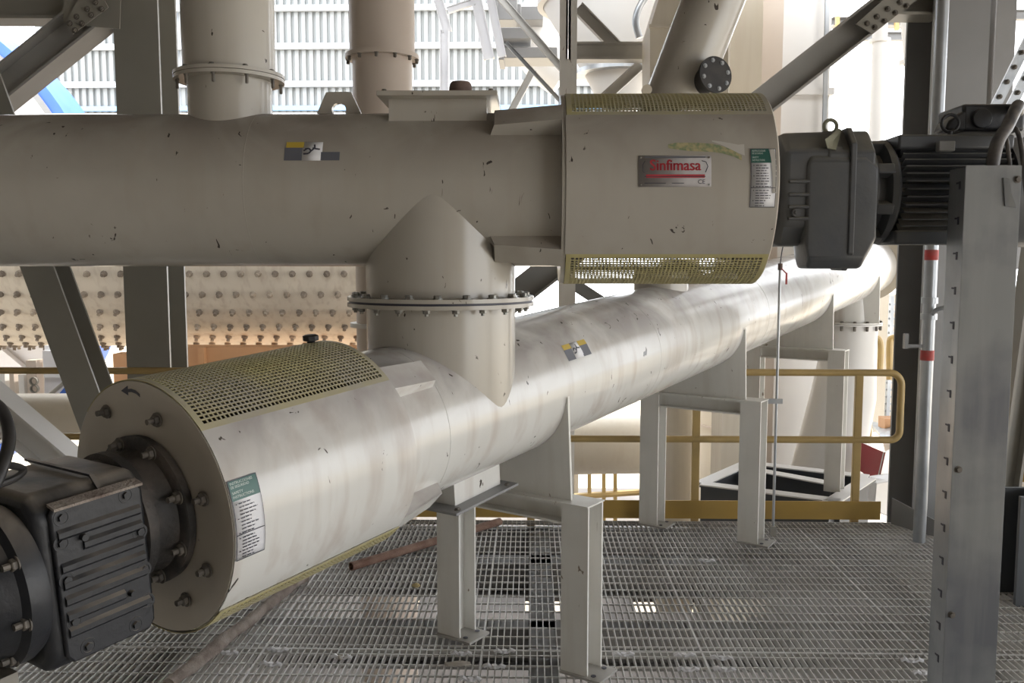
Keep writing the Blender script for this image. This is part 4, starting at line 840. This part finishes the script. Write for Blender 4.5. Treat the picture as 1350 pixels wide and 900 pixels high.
member('far_walkway_beam', at(1095,30,18), at(1225,30,18), (0,0,1), .16, .3, M['steel2'], 'far walkway beam with ochre posts at top right', 'beam')
for k, x in enumerate((1104,1182)): tag(MB().bar(at(x,40,17.8), at(x,22,17.8), .07, .07, (0,1,0)).build('ochre_post', M['yellow']), ('left' if k == 0 else 'right')+' small ochre post on the far walkway in the opening', 'post', 'ochre posts on the far walkway')
for (x0,y0,x1,y1,k) in ((1340,12,1364,20,0),): member('far_beam', at(1325,20,12), at(1370,20,12), (0,0,1), .12, .1, M['steel2'], 'small grey beam end at the top right corner', 'beam')
# ================================================================== LOWER BACKGROUND, right of centre
dk = thing('beam_frame', 'dark rectangular frame of I-beams beyond the railing', 'frame', (2.2,7.1,-.6))
def fbm(x0, y0, x1, y1, h=.46): a_ = ground(x0,y0,-.1); c_ = ground(x1,y1,-.1); o = V3((0,0,h/2)); b = MB(); b.ibeam(a_-o, c_-o, (0,0,1), h, .12, .018, .014); b.build('beam', M['darkbeam'], dk)
fbm(925,637,1108,660); fbm(975,615,1095,637); fbm(990,610,1145,628,.3); fbm(925,637,992,607); fbm(1092,664,1145,630)
for (x0,y0,x1,y1) in ((925,637,1108,660),(975,615,1095,637),(990,610,1145,628),(925,637,992,607),(1092,664,1145,630)):
    a_ = ground(x0,y0,-.095); c_ = ground(x1,y1,-.095); MB().bar(a_, c_, .12, .01).build('flange_top', M['bwhite'], dk)
# horizontal cream vessels
t = thing('cream_vessel', 'large cream horizontal vessel below the lower conveyor, left of the thin post', 'vessel', (1.2,11,-1.5))
MB().lathe((at(640,600,11).x,11,at(0,586,11).z), (1,0,.02), [(0,.001),(0,.36),(2.4,.36),(2.5,.001)], 56).build('vessel_shell', M['bcream'], t)
t = thing('cream_column_duct', 'cream upright cylinder between the legs of the middle support frame', 'duct', (at(897,600,9).x,9,-4.3))
MB().lathe((at(892,600,9.6).x,9.6,-4.3), (0,0,1), [(0,.2),(6,.2)], 40).build('duct_shell', M['bcream'], t)
t = thing('cream_tank', 'rounded cream tank behind the thin air pipe, beyond the dark beam frame', 'tank', (at(985,600,12).x,12,-4.3))
MB().lathe((at(985,600,12).x,12,-4.3), (0,0,1), [(0,.65),(at(0,518,12).z+4.3,.78),(at(0,508,12).z+4.3,.6),(at(0,503,12).z+4.3,.1)], 56).build('tank_shell', M['bcream'], t)
MB().lathe((at(985,600,12).x,12,at(0,552,12).z), (0,0,1), [(0,.73),(0,.80),(.03,.80),(.03,.73)], 56).build('tank_seam', M['pink'], t)
t = thing('low_wall_duct', 'broad cream duct wall with openings, low behind the railing', 'duct', (1.5,13,-4.3))
for k, (x0,x1,y0,y1) in enumerate(((745,762,615,700),(850,872,600,700),(905,930,600,700),(980,1010,580,700),(925,1010,470,595))):
    a_ = at(x0,y0,13); c_ = at(x1,y1,13); MB().box2((a_.x,13,c_.z), (c_.x,13.4,a_.z)).build('wall_plate', M['bcream'], t)
for k, (x0,y0,x1,y1) in enumerate(((745,655,850,648),(930,585,985,600))):
    tag(MB().tube([at(x0,y0,12.2), at(x1,y1,12.2)], .045, 8).build('far_handrail', M['yellow']), ('far handrail bar seen under the cream vessel','far handrail bar sloping in the small bright opening')[k], 'handrail')
for k, x in enumerate((777,796,811)): tag(MB().bar(at(x,700,12.2), at(x,622,12.2), .05, .05, (0,1,0)).build('far_post', M['yellow']), ('leftmost','middle','rightmost')[k]+' of three small ochre posts under the cream vessel', 'post', 'small ochre posts under the cream vessel')
tag(MB().bar(at(949,640,12.2), at(949,590,12.2), .07, .07, (0,1,0)).build('far_post', M['yellow']), 'ochre post in the small bright opening left of the dark beam frame', 'post')
# right side clutter behind the rail
t = thing('red_machine_box', 'faded red box end right of the railing corner post', 'box', tuple(at(1150,640,8.5)))
f_ = [at(1132,582,8.3), at(1166,596,8.0), at(1157,636,8.0), at(1128,616,8.3)]; MB().prism(f_, (-.3,1,0), .03).build('box_face', M['redbox'], t)
MB().prism([at(1166,596,8.0), at(1178,590,8.4), at(1172,625,8.4), at(1157,636,8.0)], (1,.3,0), .03).build('box_side', M['bwhite'], t)
t = thing('white_machine_casing', 'white casing with bolt holes below the red box', 'machine', tuple(at(1165,680,7.6)))
MB().prism([at(1148,632,7.6), at(1195,625,7.9), at(1200,690,7.9), at(1145,668,7.6)], (0,1,0), .25).build('casing_side', M['bwhite'], t, .01)
MB().prism([at(1148,632,7.59), at(1165,628,7.9), at(1195,625,7.9), at(1192,640,7.7)], (0,.3,1), .05).build('casing_top', M['wmach'], t)
t = thing('conveyor_deck', 'pale sloping deck with black belt between red box and wide column', 'deck', tuple(at(1180,610,9)))
MB().prism([at(1165,585,10), at(1210,588,9.5), at(1210,612,9.5), at(1168,598,10)], (0,1,.2), .05).build('deck_plate', M['pink'], t)
MB().prism([at(1165,602,9.9), at(1210,612,9.4), at(1210,632,9.4), at(1168,622,9.9)], (0,1,.2), .05).build('belt_side', M['black'], t)
# cable ladder and back wall at right
t = thing('cable_ladder', 'galvanised vertical cable ladder seen past the end of the railing', 'cable ladder', tuple(at(1176,560,10.5)))
for x in (1170,1182): a_ = at(x,565,10.5); MB().box2((a_.x-.02,10.5,a_.z), (a_.x+.02,10.56,at(x,390,10.5).z)).build('side_rail', M['galv'], t)
for i in range(18): z = at(0,400+9.2*i,10.5).z; MB().box2((at(1170,480,10.5).x,10.52,z-.012), (at(1182,480,10.5).x,10.54,z+.012)).build('rung', M['galv'], t)
t = thing('cream_wall_panel', 'cream wall panel behind the cable ladder', 'panel', tuple(at(1170,590,12)))
a_ = at(1146,388,12); c_ = at(1215,570,12); MB().box2((a_.x,12,c_.z), (c_.x,12.1,a_.z)).build('panel_sheet', M['bcream'], t)
t = thing('pipe_loop', 'ochre pipe loop beside the cable ladder', 'pipe', tuple(at(1160,560,10)))
MB().tube(smooth_path([at(1145,575,10), at(1148,500,10), at(1150,452,10), at(1156,445,10), at(1161,455,10), at(1160,490,10)],6), .035, 10).build('pipe', M['yellow'], t)
MB().tube(smooth_path([at(1173,500,10.2), at(1173,455,10.2), at(1176,446,10.2), at(1188,446,10.2)],6), .04, 10).build('pipe', M['yellow'], t)
t = thing('bright_deck', 'grey grating landing with an orange block beyond the railing end', 'landing', tuple(at(1170,575,9.8)))
MB().prism([at(1145,556,11), at(1185,566,10), at(1185,578,10), at(1160,574,10)], (0,.2,1), .04).build('landing_plate', M['galv'], t); a_ = at(1167,552,10.2); c_ = at(1184,566,10.2); MB().box2((a_.x,10.2,c_.z), (c_.x,10.4,a_.z)).build('block', M['orange'], t)
# right edge below the motor
t = thing('white_deck_box', 'white flat-topped box at the right edge beyond the riser', 'box', tuple(at(1340,660,7)))
MB().prism([at(1322,598,7.4), at(1372,640,6.6), at(1372,690,6.6), at(1322,640,7.4)], (.3,1,0), .3).build('box_shell', M['bwhite'], t)
member('leaning_brace', at(1420,-47,5.0), at(1314,719,5.0), (1,0,0), .12, .12, M['steel'], 'dark leaning member at the right edge below the motor')
